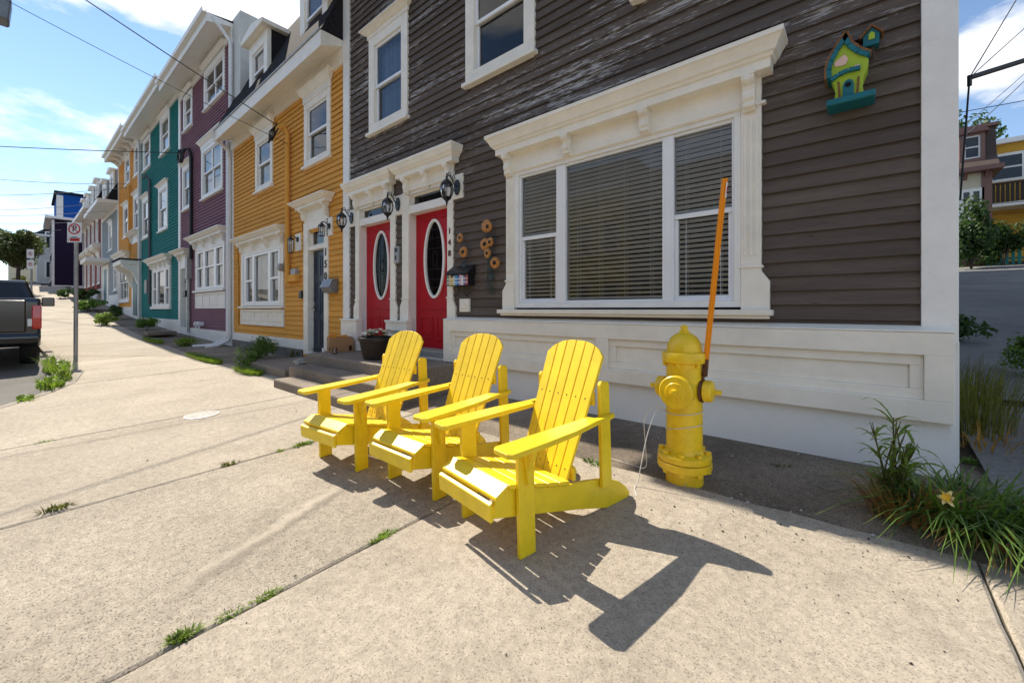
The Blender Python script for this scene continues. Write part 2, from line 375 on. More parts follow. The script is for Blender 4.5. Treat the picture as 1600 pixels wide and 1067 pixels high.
# old dark paving strip against the houses
strip = MB()
def irregular(pts, n, amp, seed=0):
    """polyline resampled with jitter across its direction"""
    r = random.Random(seed); out = []
    for (a, b) in zip(pts, pts[1:]):
        for k in range(n):
            f = k/n; j = amp*r.uniform(-1, 1) if k else 0
            dx, dy = b[0]-a[0], b[1]-a[1]; l = math.hypot(dx, dy)
            out.append((a[0]+dx*f-dy/l*j, a[1]+dy*f+dx/l*j))
    out.append(pts[-1]); return out
front = irregular([(1.6, -1.02), (.39, -1.06), (-1.3, -1.09), (-3.6, -1.10), (-7.5, -1.14), (-13, -1.2), (-19, -1.3), (-26, -1.35), (-33, -1.35), (-40, -1.4), (-50, -1.4)], 14, .02, 3)
n = len(front)
strip.add([(x, y-.05, gz(x, y)-.012) for x, y in front]+[(x, -.45, gz(x, -.45)+.006) for x, y in front]+[(x, .0 if x < .46 else .35, gz(x, 0)+.012) for x, y in front],
          [(i, i+1, n+i+1, n+i) for i in range(n-1)]+[(n+i, n+i+1, 2*n+i+1, 2*n+i) for i in range(n-1)])
tag(strip.build('old_paving', 'old_paving'), kind='structure')

# concrete sidewalk slabs, each its own piece, over a dark bed that shows in the joints
side = sheet('sidewalk', [2.6, .39, -1.81, -3.55, -5.5, -7.2, -8, -8.7, -9.57, -11.1, -13, -19, -26, -33, -40, -50, -60], [0, 1],
             lambda x, y: 0, 'joint_dirt')
for v in side.data.vertices:
    y = -1.02 if v.co.y < .5 else kerb_y(v.co.x)+.1
    v.co.y = y; v.co.z = gz(v.co.x, y)-.012
tag(side, kind='structure')
joints = [4.6, 2.55, .39, -1.81, -3.53, -5.5, -7.4, -9.3, -11.2, -13.1, -15, -17, -19, -21, -23, -26, -29, -33, -36.5, -40, -45, -50, -55, -60]
for i, (xa, xb) in enumerate(zip(joints, joints[1:])):
    gp = .0055 if i < 8 else .006
    x1, x0 = xa-gp, xb+gp
    yf = lambda x: -1.10+(.05 if x > -1 else 0) - max(0, (-x-6))*.006
    near = i < 8
    def edge(p, q, k, amp):
        return irregular([p, q], k if near else 2, amp, i*7+k)[:-1]
    kx = [x for x, _ in KERB if x0 < x < x1]
    kpath = [(x0, kerb_y(x0)+.13)]+[(x, kerb_y(x)+.13) for x in kx]+[(x1, kerb_y(x1)+.13)]
    sk = .04 if i == 3 else 0
    poly = edge((x1, yf(x1)), (x0-sk*0, yf(x0)), 10, .010)+edge((x0, yf(x0)), kpath[0], 40, .003)
    for a, b in zip(kpath, kpath[1:]): poly += edge(a, b, 3, .0)
    poly += edge((x1, kpath[-1][1]), (x1, yf(x1)), 40, .003)
    poly = poly[::-1] if False else poly
    nn = len(poly); mb = MB(); dz = rnd.uniform(-.004, .004)
    cx = sum(p[0] for p in poly)/nn; cy = sum(p[1] for p in poly)/nn
    def zz(x, y): return gz(x, y)+dz
    inner = []
    for x, y in poly:
        d = Vector((cx-x, cy-y)); 
        ins = .012
        inner.append((x+ins*(1 if x < cx else -1)*(1 if abs(x-cx) > .3*(x1-x0) else 0), y+ins*(1 if y < cy else -1)*(1 if (y > yf(x)-.05 or y < kerb_y(x)+.2) else 0)))
    mb.add([(x, y, zz(x, y)-.03) for x, y in poly]+[(x, y, zz(x, y)-.007) for x, y in poly]+[(x, y, zz(x, y)) for x, y in inner],
           [(k, (k+1) % nn, nn+(k+1) % nn, nn+k) for k in range(nn)]+[(nn+k, nn+(k+1) % nn, 2*nn+(k+1) % nn, 2*nn+k) for k in range(nn)]+[tuple(range(2*nn, 3*nn))])
    mb.build('slab', 'coarse_concrete' if i == 3 else 'slab_concrete', side)
# kerb
kp = [(x, kerb_y(x)) for x in (-200, -110, -90, -75, -60, -55, -50, -45, -40, -33, -26, -19, -14, -12.5, -11.1, -10.3, -9.57, -9.1, -8.7, -8.3, -8, -7.6, -7.2, -6.7, -6.2, -5.3, -4.5, -2.5, -1, 3, 60)]
kb = MB(); n = len(kp)
kb.add([(x, y+.125, gz(x, y)+.002) for x, y in kp]+[(x, y+.015, gz(x, y)+.002) for x, y in kp]+[(x, y, gz(x, y)-.012) for x, y in kp]+[(x, y-.02, gz(x, y)-.25) for x, y in kp],
       [(r*n+i, r*n+i+1, (r+1)*n+i+1, (r+1)*n+i) for r in range(3) for i in range(n-1)])
tag(kb.build('kerb', 'kerb_concrete'), kind='structure')
# side lane climbing the hill to the right of the dark house
ly = [.3, 1, 2, 2.55]
tag(sheet('lane_path', [.60, .9, 1.2, 2.5, 5, 9], [-1.0, -.45, .0, .28, 1.0, 1.75], lambda x, y: gz(x, y)+(.016 if y < .3 else .004)+.004*math.sin(x*3), 'lane_concrete'), kind='structure')
tag(sheet('lane', [.75, 2, 5, 9, 14, 30], [1.95, 2.6, 3.2, 4, 5.3, 8, 12, 16, 21, 25.6], lambda x, y: gz(x, y)+.004, 'lane_asphalt'), kind='structure')

# ------------------------------------------------------------------ facade helpers (facades face -y, wall plane y = 0 in their own frame)
def minus(a0, a1, cuts):
    segs = [(a0, a1)]
    for c0, c1 in cuts:
        out = []
        for s0, s1 in segs:
            if c1 <= s0 or c0 >= s1: out.append((s0, s1)); continue
            if c0 > s0: out.append((s0, c0))
            if c1 < s1: out.append((c1, s1))
        segs = out
    return [s for s in segs if s[1]-s[0] > .012]
def clapboards(parent, x0, x1, z0, z1, ex, holes, mat, single=False, seg=(2.2, 4.4), zsplit=99, seed=1, thick=.032):
    r = random.Random(seed); rest = MB(); z = z0; one = MB(); cnt = 0
    while z < z1-.01:
        za, zb = z, min(z+ex, z1)
        cuts = [(h[0], h[1]) for h in holes if h[2] < zb-.012 and h[3] > za+.012]
        for s0, s1 in minus(x0, x1, cuts):
            xs = [s0]
            if single:
                while s1-xs[-1] > seg[1]+.5: xs.append(xs[-1]+r.uniform(*seg))
            xs.append(s1)
            for a, b in zip(xs, xs[1:]):
                d = r.uniform(-.0025, .0025); t = r.uniform(-.0015, .0015) if single else 0
                gap = .0015 if single else 0
                poly = [(-thick+d, za+t), (-.008, zb+.016), (-.001, zb+.016), (-thick+.011+d, za+t+.002)] if single else [(-thick, za), (-.007, zb+.004), (0, zb+.004), (0, za)]
                if single and zb < zsplit:
                    MB().prism(poly, 'x', a+gap, b-gap).build('clapboard', mat, parent); cnt += 1
                else: rest.prism(poly, 'x', a+gap, b-gap)
        z += ex
    if rest.v: rest.build('siding', mat, parent, kind='stuff')
    return cnt
def wall(parent, x0, x1, z0, z1, holes, mat, depth=7.5, name='wall', back=True):
    """front skin with openings, closed behind by side walls, back and floor"""
    xs = sorted({x0, x1, *[min(max(v, x0), x1) for h in holes for v in h[:2]]}); zs = sorted({z0, z1, *[min(max(v, z0), z1) for h in holes for v in h[2:4]]})
    mb = MB()
    for a, b in zip(xs, xs[1:]):
        for c, d in zip(zs, zs[1:]):
            mx_, mz_ = (a+b)/2, (c+d)/2
            if any(h[0] < mx_ < h[1] and h[2] < mz_ < h[3] for h in holes): continue
            mb.add([(a, .004, c), (b, .004, c), (b, .004, d), (a, .004, d)], [(0, 1, 2, 3)])
    mb.add([(x0, .004, z0), (x0, depth, z0), (x0, depth, z1), (x0, .004, z1)], [(0, 1, 2, 3)])
    mb.add([(x1, .004, z0), (x1, depth, z0), (x1, depth, z1), (x1, .004, z1)], [(3, 2, 1, 0)])
    mb.add([(x0, depth, z0), (x1, depth, z0), (x1, depth, z1), (x0, depth, z1)], [(0, 1, 2, 3)])
    mb.add([(x0, .004, z1), (x1, .004, z1), (x1, depth, z1), (x0, depth, z1)], [(0, 1, 2, 3)])
    o = mb.build(name, mat, parent)
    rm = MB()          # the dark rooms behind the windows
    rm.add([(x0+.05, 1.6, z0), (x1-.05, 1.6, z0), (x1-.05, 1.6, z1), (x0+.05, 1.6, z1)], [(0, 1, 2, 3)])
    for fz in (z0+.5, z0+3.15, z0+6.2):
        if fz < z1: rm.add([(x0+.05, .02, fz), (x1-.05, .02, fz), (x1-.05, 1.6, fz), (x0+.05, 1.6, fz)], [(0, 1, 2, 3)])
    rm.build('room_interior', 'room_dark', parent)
    return o
def pane(parent, x0, x1, z0, z1, y=.0, mat='window_glass'):
    return MB().add([(x0, y, z0), (x1, y, z0), (x1, y, z1), (x0, y, z1)], [(0, 1, 2, 3)]).build('pane', mat, parent)
def curtain(parent, x0, x1, z0, z1, mat, y=.12, waves=7, seed=0):
    r = random.Random(seed); n = waves*6; mb = MB(); ph = r.uniform(0, 6)
    pts = [(x0+(x1-x0)*i/n, y+.022*math.sin(ph+i/n*waves*2*PI)+.008*r.uniform(-1, 1)) for i in range(n+1)]
    mb.add([(x, yy, z0) for x, yy in pts]+[(x, yy, z1) for x, yy in pts], [(i, i+1, n+2+i, n+1+i) for i in range(n)])
    return mb.build('curtain', mat, parent, smooth=False)
def sash_window(parent, x0, x1, z0, z1, casing=.13, trim='trim_white', hood=None, sash='vinyl_white', cur=None, cur_lo=False, sill=True, rail=.5, panes=1, y0=-.05, seed=0, lab=None):
    """casing outer box x0..x1, z0..z1; double-hung panes inside; returns the hole"""
    c = casing; a0, a1, b0, b1 = x0+c, x1-c, z0+c*.85, z1-c
    w = MB().ring(x0, x1, z0, z1, a0, a1, b0, b1, y0, .03).build('window', trim, parent, bevel=.004)
    if sill: MB().box(x0-.03, x1+.03, y0-.045, 0, z0-.05, z0).build('sill', trim, w, bevel=.004)
    pw = (a1-a0)/panes
    for k in range(panes):
        p0, p1 = a0+k*pw, a0+(k+1)*pw; m = b0+(b1-b0)*rail; s = .042
        fr = MB(); fr.ring(p0, p1, m-.02, b1, p0+s, p1-s, m+.025, b1-s, -.022, .02)
        fr.ring(p0+.002, p1-.002, b0, m+.018, p0+s, p1-s, b0+s, m-.02, .005, .05)
        fr.build('sash', sash, w, bevel=.003)
        pane(w, p0+s-.004, p1-s+.004, m+.02, b1-s+.004, .0); pane(w, p0+s-.004, p1-s+.004, b0+s-.004, m-.015, .028)
    if cur: curtain(w, a0, a1, b0, b1 if not cur_lo else (b0+b1)/2, cur, .13, max(4, int((a1-a0)*9)), seed)
    if hood:
        h = hood; MB().cornice(x0, x1, -.03, [(.03, z1), (.03, z1+h*.45), (.05, z1+h*.5), (.11, z1+h*.85), (.13, z1+h*.87), (.13, z1+h)]).build('hood', trim, w)
    return (x0+.02, x1-.02, z0+.0, z1)
def bracket(parent, x, z0, z1, y, w=.07, proj=.13, mat='trim_cream', name='bracket'):
    """scrolled console: S profile in (y,z), with a proud centre band and an acanthus tip"""
    h = z1-z0; ctl = [(0, 1), (1, 1), (1, .86), (.86, .78), (.62, .72), (.55, .60), (.62, .46), (.60, .34), (.42, .25), (.34, .16), (.36, .06), (.18, 0), (0, .03)]
    poly = [(y-a*proj, z0+b*h) for a, b in ctl]
    mb = MB().prism(poly, 'x', x-w/2, x+w/2)
    poly2 = [(y-a*(proj+.012), z0+.02*h+b*h*.92) for a, b in ctl]
    mb.prism(poly2, 'x', x-w*.24, x+w*.24)
    mb.ball((x, y-proj*.42, z0+.18*h), (w*.62, proj*.2, h*.10), 8, 5)
    mb.box(x-w*.62, x+w*.62, y-proj*1.05, y, z1-.012, z1+.01)
    return mb.build(name, mat, parent)
def eave(parent, x0, x1, z, proj, h, mat='trim_white', rise_=.15, slope=.5, brackets=0, gutter=True):
    e = MB().prism([(-proj, z), (-proj, z+h), (0, z+h+.02), (0, z+rise_)], 'x', x0, x1).build('eave', mat, parent, bevel=.006)
    MB().box(x0, x1, -.06, 0, z+rise_-.32, z+rise_-.02).build('frieze', mat, parent)
    if gutter:
        MB().prism([(-proj-.10, z+h-.02), (-proj-.11, z+h+.09), (-proj-.095, z+h+.09), (-proj-.085, z+h+.0), (-proj-.012, z+h+.0), (-proj-.005, z+h+.09), (-proj, z+h+.09), (-proj, z+h-.02)], 'x', x0, x1).build('gutter', mat, parent)
    for k in range(brackets):
        x = x0+(k+.5)*(x1-x0)/brackets
        MB().prism([(-proj*.8, z+.01), (-.05, z+rise_*.9), (-.05, z-.3), (-proj*.4, z-.1)], 'x', x-.05, x+.05).build('bracket', mat, parent)
    return e
def downspout(parent, pts, r=.045, mat='white_pipe'):
    return MB().tube(pts, r, 10).build('downspout', mat, parent, smooth=True)
def panel_row(parent, x0, x1, z0, z1, n, mat='trim_white', y=-.05, name='panel'):
    """a wooden apron with n recessed fields"""
    mb = MB(); mb.box(x0, x1, y+.022, 0, z0, z1); m = .07; w = (x1-x0-m)/n
    mb.box(x0, x1, y, y+.022, z0, z0+m); mb.box(x0, x1, y, y+.022, z1-m, z1)
    for k in range(n+1): mb.box(x0+k*w, x0+k*w+m, y, y+.022, z0+m, z1-m)
    for k in range(n): mb.box(x0+k*w+m+.035, x0+(k+1)*w-.035, y+.010, y+.022, z0+m+.035, z1-m-.035)
    return mb.build(name, mat, parent, bevel=.003)
def big_window(parent, x0, x1, z0, z1, lights, mat='trim_white', sash='vinyl_white', y=-.05, cur=None, split=(0, 2), rail=.48, seed=0):
    """ground-floor tripartite window; lights = list of (x0,x1) of each light"""
    w = MB().ring(x0, x1, z0, z1, x0+.06, x1-.06, z0+.06, z1-.05, y, .05).build('window', mat, parent, bevel=.004)
    f = MB(); px = x0+.06
    for k, (a, b) in enumerate(lights): 
        f.box(px, a, y+.015, .05, z0+.06, z1-.05); px = b
    f.box(px, x1-.06, y+.015, .05, z0+.06, z1-.05)
    la, lb = lights[0][0], lights[-1][1]
    f.box(la, lb, y+.013, .05, z0+.06, z0+.11); f.box(la, lb, y+.013, .05, z1-.10, z1-.05)
    for k, (a, b) in enumerate(lights):
        if k in split:
            m = z0+(z1-z0)*rail; f.box(a, b, y+.02, .05, m-.025, m+.025)
            pane(w, a, b, z0+.1, m-.02, .012); pane(w, a, b, m+.02, z1-.09, .0)
        else: pane(w, a, b, z0+.1, z1-.09, .0)
    f.build('sash', sash, w, bevel=.003)
    if cur: curtain(w, x0+.1, x1-.1, z0+.1, z1-.1, cur, .16, int((x1-x0)*8), seed)
    return w
def shop_hood(parent, x0, x1, zb, zt, proj, nbr, mat='trim_white', fz=None):
    """cornice over a ground floor opening, with frieze and consoles"""
    h = zt-zb
    o = MB().cornice(x0, x1, -.03, [(.03, zb), (.03, zb+h*.25), (proj*.55, zb+h*.30), (proj*.55, zb+h*.52), (proj*.70, zb+h*.60), (proj*.95, zb+h*.88), (proj, zb+h*.9), (proj, zt)]).build('cornice', mat, parent)
    if fz: MB().box(x0+.04, x1-.04, -.045, 0, fz, zb+.05).build('frieze', mat, parent)
    for k in range(nbr):
        x = x0+.05+(x1-x0-.10)*k/(nbr-1); bracket(o, x, (fz or zb-.25)+.04, zb+h*.27, -.04, .07, proj*.5, mat)
    return o

# ------------------------------------------------------------------ the dark brown house
dh = empty('dark_house', 'dark brown clapboard house with two red doors, number 148 and a wide cream window', 'house')
dholes = [(-7.02, -6.87, .9, 8), (-6.66, -5.47, .3, 3.1), (-5.28, -4.14, .3, 3.1), (-6.87, -6.66, 2.72, 2.92), (-5.47, -5.28, 2.70, 2.92), (-3.19, -.575, 1.16, 3.0), (-3.24, -.53, 1.16, 1.40),
          (-6.2, -5.17, 4.1, 5.72), (-3.87, -2.79, 4.08, 5.72), (-1.58, -.5, 4.08, 5.72)]
dwall = [(-6.58, -5.55, .3, 2.95), (-5.2, -4.22, .3, 2.95), (-3.05, -.72, 1.2, 2.78), (-6.1, -5.27, 4.2, 5.62), (-3.77, -2.89, 4.18, 5.62), (-1.48, -.6, 4.18, 5.62)]
wall(dh, -7.06, .43, -.1, 7.3, dwall, 'dark_siding')
clapboards(dh, -6.9, .32, 1.02, 7.2, .1065, dholes, 'dark_siding', single=True, zsplit=6.2, seed=4)
sd = MB()
z = 1.02
while z < 7.4:
    sd.prism([(.454, z), (.437, z+.11), (.43, z+.11), (.43, z)], 'y', .12, 7.4); z += .1065
sd.build('siding', 'dark_siding', dh, kind='stuff')
MB().box(.30, .462, -.045, .0, .985, 7.4).box(.43, .468, .0, .13, .985, 7.4).build('corner_board', 'trim_white', dh, bevel=.003)
MB().box(-7.075, -6.865, -.05, .0, .9, 7.4).build('corner_board', 'trim_white', dh, bevel=.003)
eave(dh, -7.85, .75, 7.05, .68, .26, 'trim_white')  # unseen eave, lengthened past the party line and deepened to shade the paving
rf = MB().prism([(-.6, 7.31), (.75, 10.0), (7.5, 10.3), (7.5, 7.31)], 'x', -7.0, .5).build('roof', 'shingle', dh)
# painted foundation and panelled base
MB().box(-4.25, .425, -.07, .004, -.1, .52).box(.40, .47, .0, 7.4, -.1, 1.0).build('foundation', 'render_white', dh)
bp = MB()
y0, y1, y2, yb = -.125, -.098, -.078, -.0
bp.ring(-4.235, .435, .505, 1.055, -4.10, .307, .635, .915, y0, yb)
bp.box(-1.965, -1.832, y0, yb, .635, .915)
for a, b in ((-4.10, -1.965), (-1.832, .307)):
    bp.ring(a, b, .635, .915, a+.068, b-.064, .70, .848, y1, yb)
    bp.box(a+.068, b-.064, y2, yb, .70, .848)
bp.prism([(y0-.004, 1.056), (y0-.004, 1.066), (0, 1.10), (0, 1.056)], 'x', -4.24, .437)
bp.build('base_panelling', 'trim_cream', dh, bevel=.0035)
# door surrounds
def pilaster(parent, x0, x1, z0, z1, fl=None, fr=None, y=-.045, mat='trim_cream', fluted=False):
    mb = MB(); mb.box(x0, x1, y, .0, z0+.34, z1)
    a, b = x0-(fl or 0), x1+(fr or 0)
    mb.prism([(a, z0), (b, z0), (b, z0+.22), (x1, z0+.30), (x1, z0+.34), (x0, z0+.34), (x0, z0+.30), (a, z0+.22)], 'y', y-.004, .0)
    mb.box(x0-.012, x1+.012, y-.012, .0, z0+.325, z0+.345)
    if fluted:
        w = (x1-x0)/7
        for k in range(3): mb.box(x0+w*(1+2*k), x0+w*(2+2*k), y-.008, y, z0+.42, z1-.12)
    return mb.build('pilaster', mat, parent, bevel=.003)
for a, b, fl, fr in ((-6.66, -6.535, .05, 0), (-5.60, -5.465, 0, .05), (-5.285, -5.12, .05, 0), (-4.25, -4.135, 0, .05)):
    pilaster(dh, a, b, 1.02, 2.95, fl, fr)
for a, b in ((-7.03, -6.50), (-5.62, -5.085)):
    MB().box(a, b, -.115, 0, .49, 1.0).box(a-.012, b+.012, -.13, 0, 1.0, 1.03).box(a+.09, b-.09, -.12, -.11, .60, .92).build('plinth_block', 'trim_cream', dh, bevel=.004)
MB().box(-5.50, -5.20, -.13, -.12, .86, .875).box(-5.47, -5.23, -.13, -.12, .835, .845).build('vent_slot', 'grey_metal', dh)
for x0, x1, dl in ((-6.575, -5.565, 'left'), (-5.165, -4.215, 'right')):
    fr = MB()
    fr.box(x0, x0+.03, -.03, .16, .5, 2.95); fr.box(x1-.03, x1, -.03, .16, .5, 2.95)       # jambs
    fr.box(x0+.03, x1-.03, -.03, .16, 2.62, 2.735); fr.box(x0+.03, x1-.03, -.035, .16, 2.90, 2.96)
    fr.box(x0+.03, x1-.03, -.02, .16, .49, .62)
    fr.build('door_frame', 'trim_white', dh, bevel=.003)
    MB().box(x0+.03, x1-.03, -.04, .10, .62, .635).box(x0+.03, x1-.03, -.035, -.02, .53, .60).build('threshold', 'galvanised', dh)
    d = MB(); y = .105; cx = (x0+x1)/2; hw = (x1-x0)/2-.03
    # slab with an oval hole, as a strip between the oval and the rectangle
    n = 48; ov = [(cx+.235*math.cos(2*PI*k/n), 1.93+.575*math.sin(2*PI*k/n)) for k in range(n)]
    rc = []
    for k in range(n):
        c, s = math.cos(2*PI*k/n), math.sin(2*PI*k/n); t = min(hw/abs(c) if abs(c) > 1e-6 else 9, .69/abs(s) if abs(s) > 1e-6 else 9); rc.append((cx+c*t, 1.93+s*t))
    for sx_ in (-1, 1):
        for sz_ in (-1, 1):
            kk = min(range(n), key=lambda q: (rc[q][0]-cx-sx_*hw)**2+(rc[q][1]-1.93-sz_*.69)**2); rc[kk] = (cx+sx_*hw, 1.93+sz_*.69)
    d.add([(p, y, q) for p, q in ov]+[(p, y, q) for p, q in rc], [(k, (k+1) % n, n+(k+1) % n, n+k) for k in range(n)])
    d.box(cx-hw, cx+hw, y, y+.04, .635, 1.24)
    door = d.build('door', 'red_door', dh)
    # raised mouldings: eyebrow above, bar and two panels below
    eb = [(cx-.30+.6*k/16, y-.006, 2.505+.035*math.exp(-((k-8)/3.2)**2)-.012*math.cos((k-8)/8*PI)) for k in range(17)]
    MB().tube(eb, .011, 6).build('moulding', 'red_door', door)
    MB().box(cx-.34, cx+.34, y-.014, y, 1.195, 1.215).build('moulding', 'red_door', door, bevel=.004)
    for s_ in (-1, 1):
        a, b = (cx-.33, cx-.04) if s_ < 0 else (cx+.04, cx+.33)
        mo = MB().ring(a, b, .76, 1.09, a+.025, b-.025, .785, 1.065, y-.010, y); mo.box(a+.06, b-.06, y-.008, y, .82, 1.03)
        mo.build('door_panel', 'red_door', door, bevel=.004)
    rim = MB(); vs = []; 
    for o_, yy in ((.235, y+.0), (.235, y-.022), (.195, y-.022), (.195, y+.012)):
        vs += [(cx+o_*math.cos(2*PI*k/n), yy, 1.93+(.575-(.235-o_))*math.sin(2*PI*k/n)) for k in range(n)]
    rim.add(vs, [(r*n+k, r*n+(k+1) % n, (r+1)*n+(k+1) % n, (r+1)*n+k) for r in range(3) for k in range(n)])
    rim.build('oval_rim', 'trim_white', door, smooth=True)
    MB().add([(cx+.2*math.cos(2*PI*k/n), y+.008, 1.93+.54*math.sin(2*PI*k/n)) for k in range(n)], [tuple(range(n))]).build('pane', 'smoked_glass', door)
    cm = MB()
    for q in (-.11, -.055, .055, .11): 
        h = .54*math.sqrt(1-(q/.2)**2)*.97; cm.tube([(cx+q, y+.004, 1.93-h), (cx+q, y+.004, 1.93+h)], .0028, 5)
    for q in (-.42, -.3, -.15, .15, .3, .42):
        w = .2*math.sqrt(1-(q/.54)**2)*.97; cm.tube([(cx-w, y+.004, 1.93+q), (cx+w, y+.004, 1.93+q)], .0028, 5)
    cm.tube([(cx+.05*math.cos(a*PI/8), y+.004, 1.93+.11*math.sin(a*PI/8)) for a in range(17)], .004, 5)
    cm.build('leading', 'black_metal', door)
    hk = MB().lathe([(.005, 0), (.027, .004), (.027, .012), (.012, .02), (.012, .04), (.028, .05), (.03, .065), (.015, .078)], 12, Matrix.Translation((x1-.085, y, 1.42)) @ Matrix.Rotation(PI/2, 4, 'X'))
    hk.build('door_knob', 'chrome', door, smooth=True)
    tr = MB().ring(x0+.03, x1-.03, 2.735, 2.90, x0+.075, x1-.075, 2.758, 2.878, .03, .07).build('transom', 'trim_cream', dh)
    pane(tr, x0+.07, x1-.07, 2.755, 2.88, .045)
# friezes, consoles, crowns over the doors
for x0, x1, nb in ((-6.62, -5.585, 3), (-5.165, -4.155, 3)):
    MB().box(x0-.03, x1+.03, -.055, 0, 2.96, 3.16).box(x0-.04, x1+.04, -.07, 0, 2.945, 2.972).build('frieze', 'trim_cream', dh, bevel=.003)
    c = MB().cornice(x0, x1, -.03, [(.02, 3.13), (.125, 3.135), (.125, 3.20), (.14, 3.205), (.15, 3.225), (.175, 3.25), (.195, 3.30), (.205, 3.31), (.205, 3.345), (.10, 3.362)]).build('cornice', 'trim_cream', dh)
    for x in (x0+.035, (x0+x1)/2, x1-.035): bracket(c, x, 2.90, 3.132, -.055, .085, .10)
MB().box(-6.868, -6.665, -.048, 0, 2.64, 2.935).build('lamp_board', 'trim_cream', dh, bevel=.003)
MB().box(-5.468, -5.288, -.048, 0, 2.64, 2.935).build('lamp_board', 'trim_cream', dh, bevel=.003)
MB().box(-4.138, -3.945, -.048, 0, 2.655, 2.975).build('lamp_board', 'trim_cream', dh, bevel=.003)
# the wide front window
bw = MB().ring(-3.06, -.715, 1.215, 2.79, -3.0, -.765, 1.265, 2.735, -.05, .06).build('front_window', 'trim_white', dh, bevel=.004)
f = MB(); L3 = ((-2.975, -2.485), (-2.368, -1.345), (-1.245, -.785))
f.box(-3.0, -2.975, -.03, .05, 1.265, 2.735); f.box(-2.485, -2.368, -.035, .05, 1.265, 2.735); f.box(-1.345, -1.245, -.035, .05, 1.265, 2.735); f.box(-.785, -.765, -.03, .05, 1.265, 2.735)
for a, b in L3: f.box(a, b, -.028, .05, 1.265, 1.292); f.box(a, b, -.028, .05, 2.71, 2.735)
for a, b in (L3[0], L3[2]):
    f.box(a, b, -.02, .05, 1.985, 2.028); f.ring(a, b, 1.292, 1.985, a+.03, b-.03, 1.315, 1.985, -.008, .045)
f.build('sash', 'vinyl_white', bw, bevel=.003)
for k, (a, b) in enumerate(L3):
    if k == 1: pane(bw, a, b, 1.29, 2.715, .0)
    else: pane(bw, a, b, 2.02, 2.715, .0); pane(bw, a+.028, b-.028, 1.31, 1.99, .015)
slat_cache = {}
for k, (a, b) in enumerate(L3):
    w = b-a+.03
    me = bpy.data.meshes.new('slat')
    mbb = MB(); pr = [(-.018, .0095), (0, .0015), (.018, -.010)]
    mbb.add([(x, p, q) for x in (-w/2, w/2) for p, q in pr]+[(x, p, q-.0025) for x in (-w/2, w/2) for p, q in pr],
            [(0, 3, 4, 1), (1, 4, 5, 2), (6, 7, 10, 9), (7, 8, 11, 10), (0, 6, 9, 3), (2, 5, 11, 8), (0, 1, 7, 6), (1, 2, 8, 7)])
    me.from_pydata(mbb.v, [], mbb.f); me.materials.append(M['blind_white'])
    MB().box(a-.01, b+.01, .05, .10, 2.70, 2.735).build('blind_headrail', 'blind_white', bw)
    z = 1.315; 
    while z < 2.69:
        o = bpy.data.objects.new('blind_slat', me); COL.objects.link(o); o.parent = bw
        o.location = ((a+b)/2+rnd.uniform(-.003, .003), .036, z); o.rotation_euler = (rnd.uniform(-.05, .05), rnd.uniform(-.002, .002), 0); z += .0435
    cd = MB()
    for q in ((.2, .8) if b-a < .7 else (.12, .37, .63, .88)):
        x = a+(b-a)*q; cd.tube([(x, .012, 1.30), (x, .012, 2.72)], .0018, 4); cd.tube([(x, .070, 1.30), (x, .070, 2.72)], .0014, 4)
    cd.build('blind_cord', 'blind_white', bw)
pilaster(dh, -3.185, -3.06, 1.195, 2.80, .055, 0, fluted=True, y=-.055); pilaster(dh, -.715, -.575, 1.195, 2.80, 0, .055, fluted=True, y=-.055)
MB().box(-3.28, -.495, -.115, 0, 1.15, 1.195).box(-3.25, -.52, -.085, 0, 1.125, 1.15).build('sill', 'trim_cream', dh, bevel=.005)
MB().box(-3.185, -.575, -.062, 0, 2.80, 3.03).box(-3.06, -.715, -.075, 0, 2.785, 2.812).box(-3.2, -.545, -.068, 0, 2.775, 2.80).build('frieze', 'trim_cream', dh, bevel=.003)
c = MB().cornice(-3.12, -.635, -.03, [(.02, 2.985), (.135, 2.99), (.135, 3.06), (.15, 3.065), (.16, 3.085), (.175, 3.095), (.19, 3.13), (.215, 3.17), (.228, 3.18), (.228, 3.215), (.10, 3.235)]).build('cornice', 'trim_cream', dh)
for x, zb in ((-3.12, 2.76), (-2.31, 2.80), (-1.48, 2.80), (-.648, 2.75)): bracket(c, x, zb-.02, 2.99, -.062, .085, .11)
# upper windows
for a, b, cu in ((-6.22, -5.15, 'curtain_blue'), (-3.89, -2.77, None), (-1.60, -.48, 'curtain_violet')):
    sash_window(dh, a, b, 4.10, 5.66, .155, 'trim_cream', .14, cur=cu, sill=True, rail=.47, seed=int(-a*10))
lamp = MB().tube([(-3.2, .9, 4.95), (-3.2, .9, 5.6)], .004, 5); lamp.build('lamp_cord', 'wire_black', dh)
pl, t_, b_ = newmat('lit_bulb'); b_.inputs['Emission Color'].default_value = (1, .42, .12, 1); b_.inputs['Emission Strength'].default_value = 2.5; b_.inputs['Base Color'].default_value = (.8, .4, .15, 1)
MB().lathe([(.012, .13), (.03, .10), (.035, .02), (.03, 0)], 12, Matrix.Translation((-3.2, .9, 4.83))).build('pendant_bulb', 'lit_bulb', dh, smooth=True)
# things fixed to the wall that read as the house's own
for k, ch in enumerate('148'):
    lettering('house_number', ch, .105, 'red_digit', dh, (-4.193, -.052, (2.245, 2.09, 1.945)[k]), thick=.004, off=.002)
MB().box(-3.995, -3.815, -.055, -.02, 1.165, 1.335).box(-3.955, -3.865, -.075, -.05, 1.205, 1.275).build('switch_cover', 'trim_cream', dh, bevel=.004)
ic = MB().box(-5.455, -5.335, -.075, -.02, 1.90, 2.16).build('intercom', 'galvanised', dh, bevel=.008)
MB().box(-5.43, -5.36, -.078, -.074, 2.07, 2.13).box(-5.42, -5.39, -.08, -.074, 1.95, 2.02).build('intercom_screen', 'black_metal', ic)

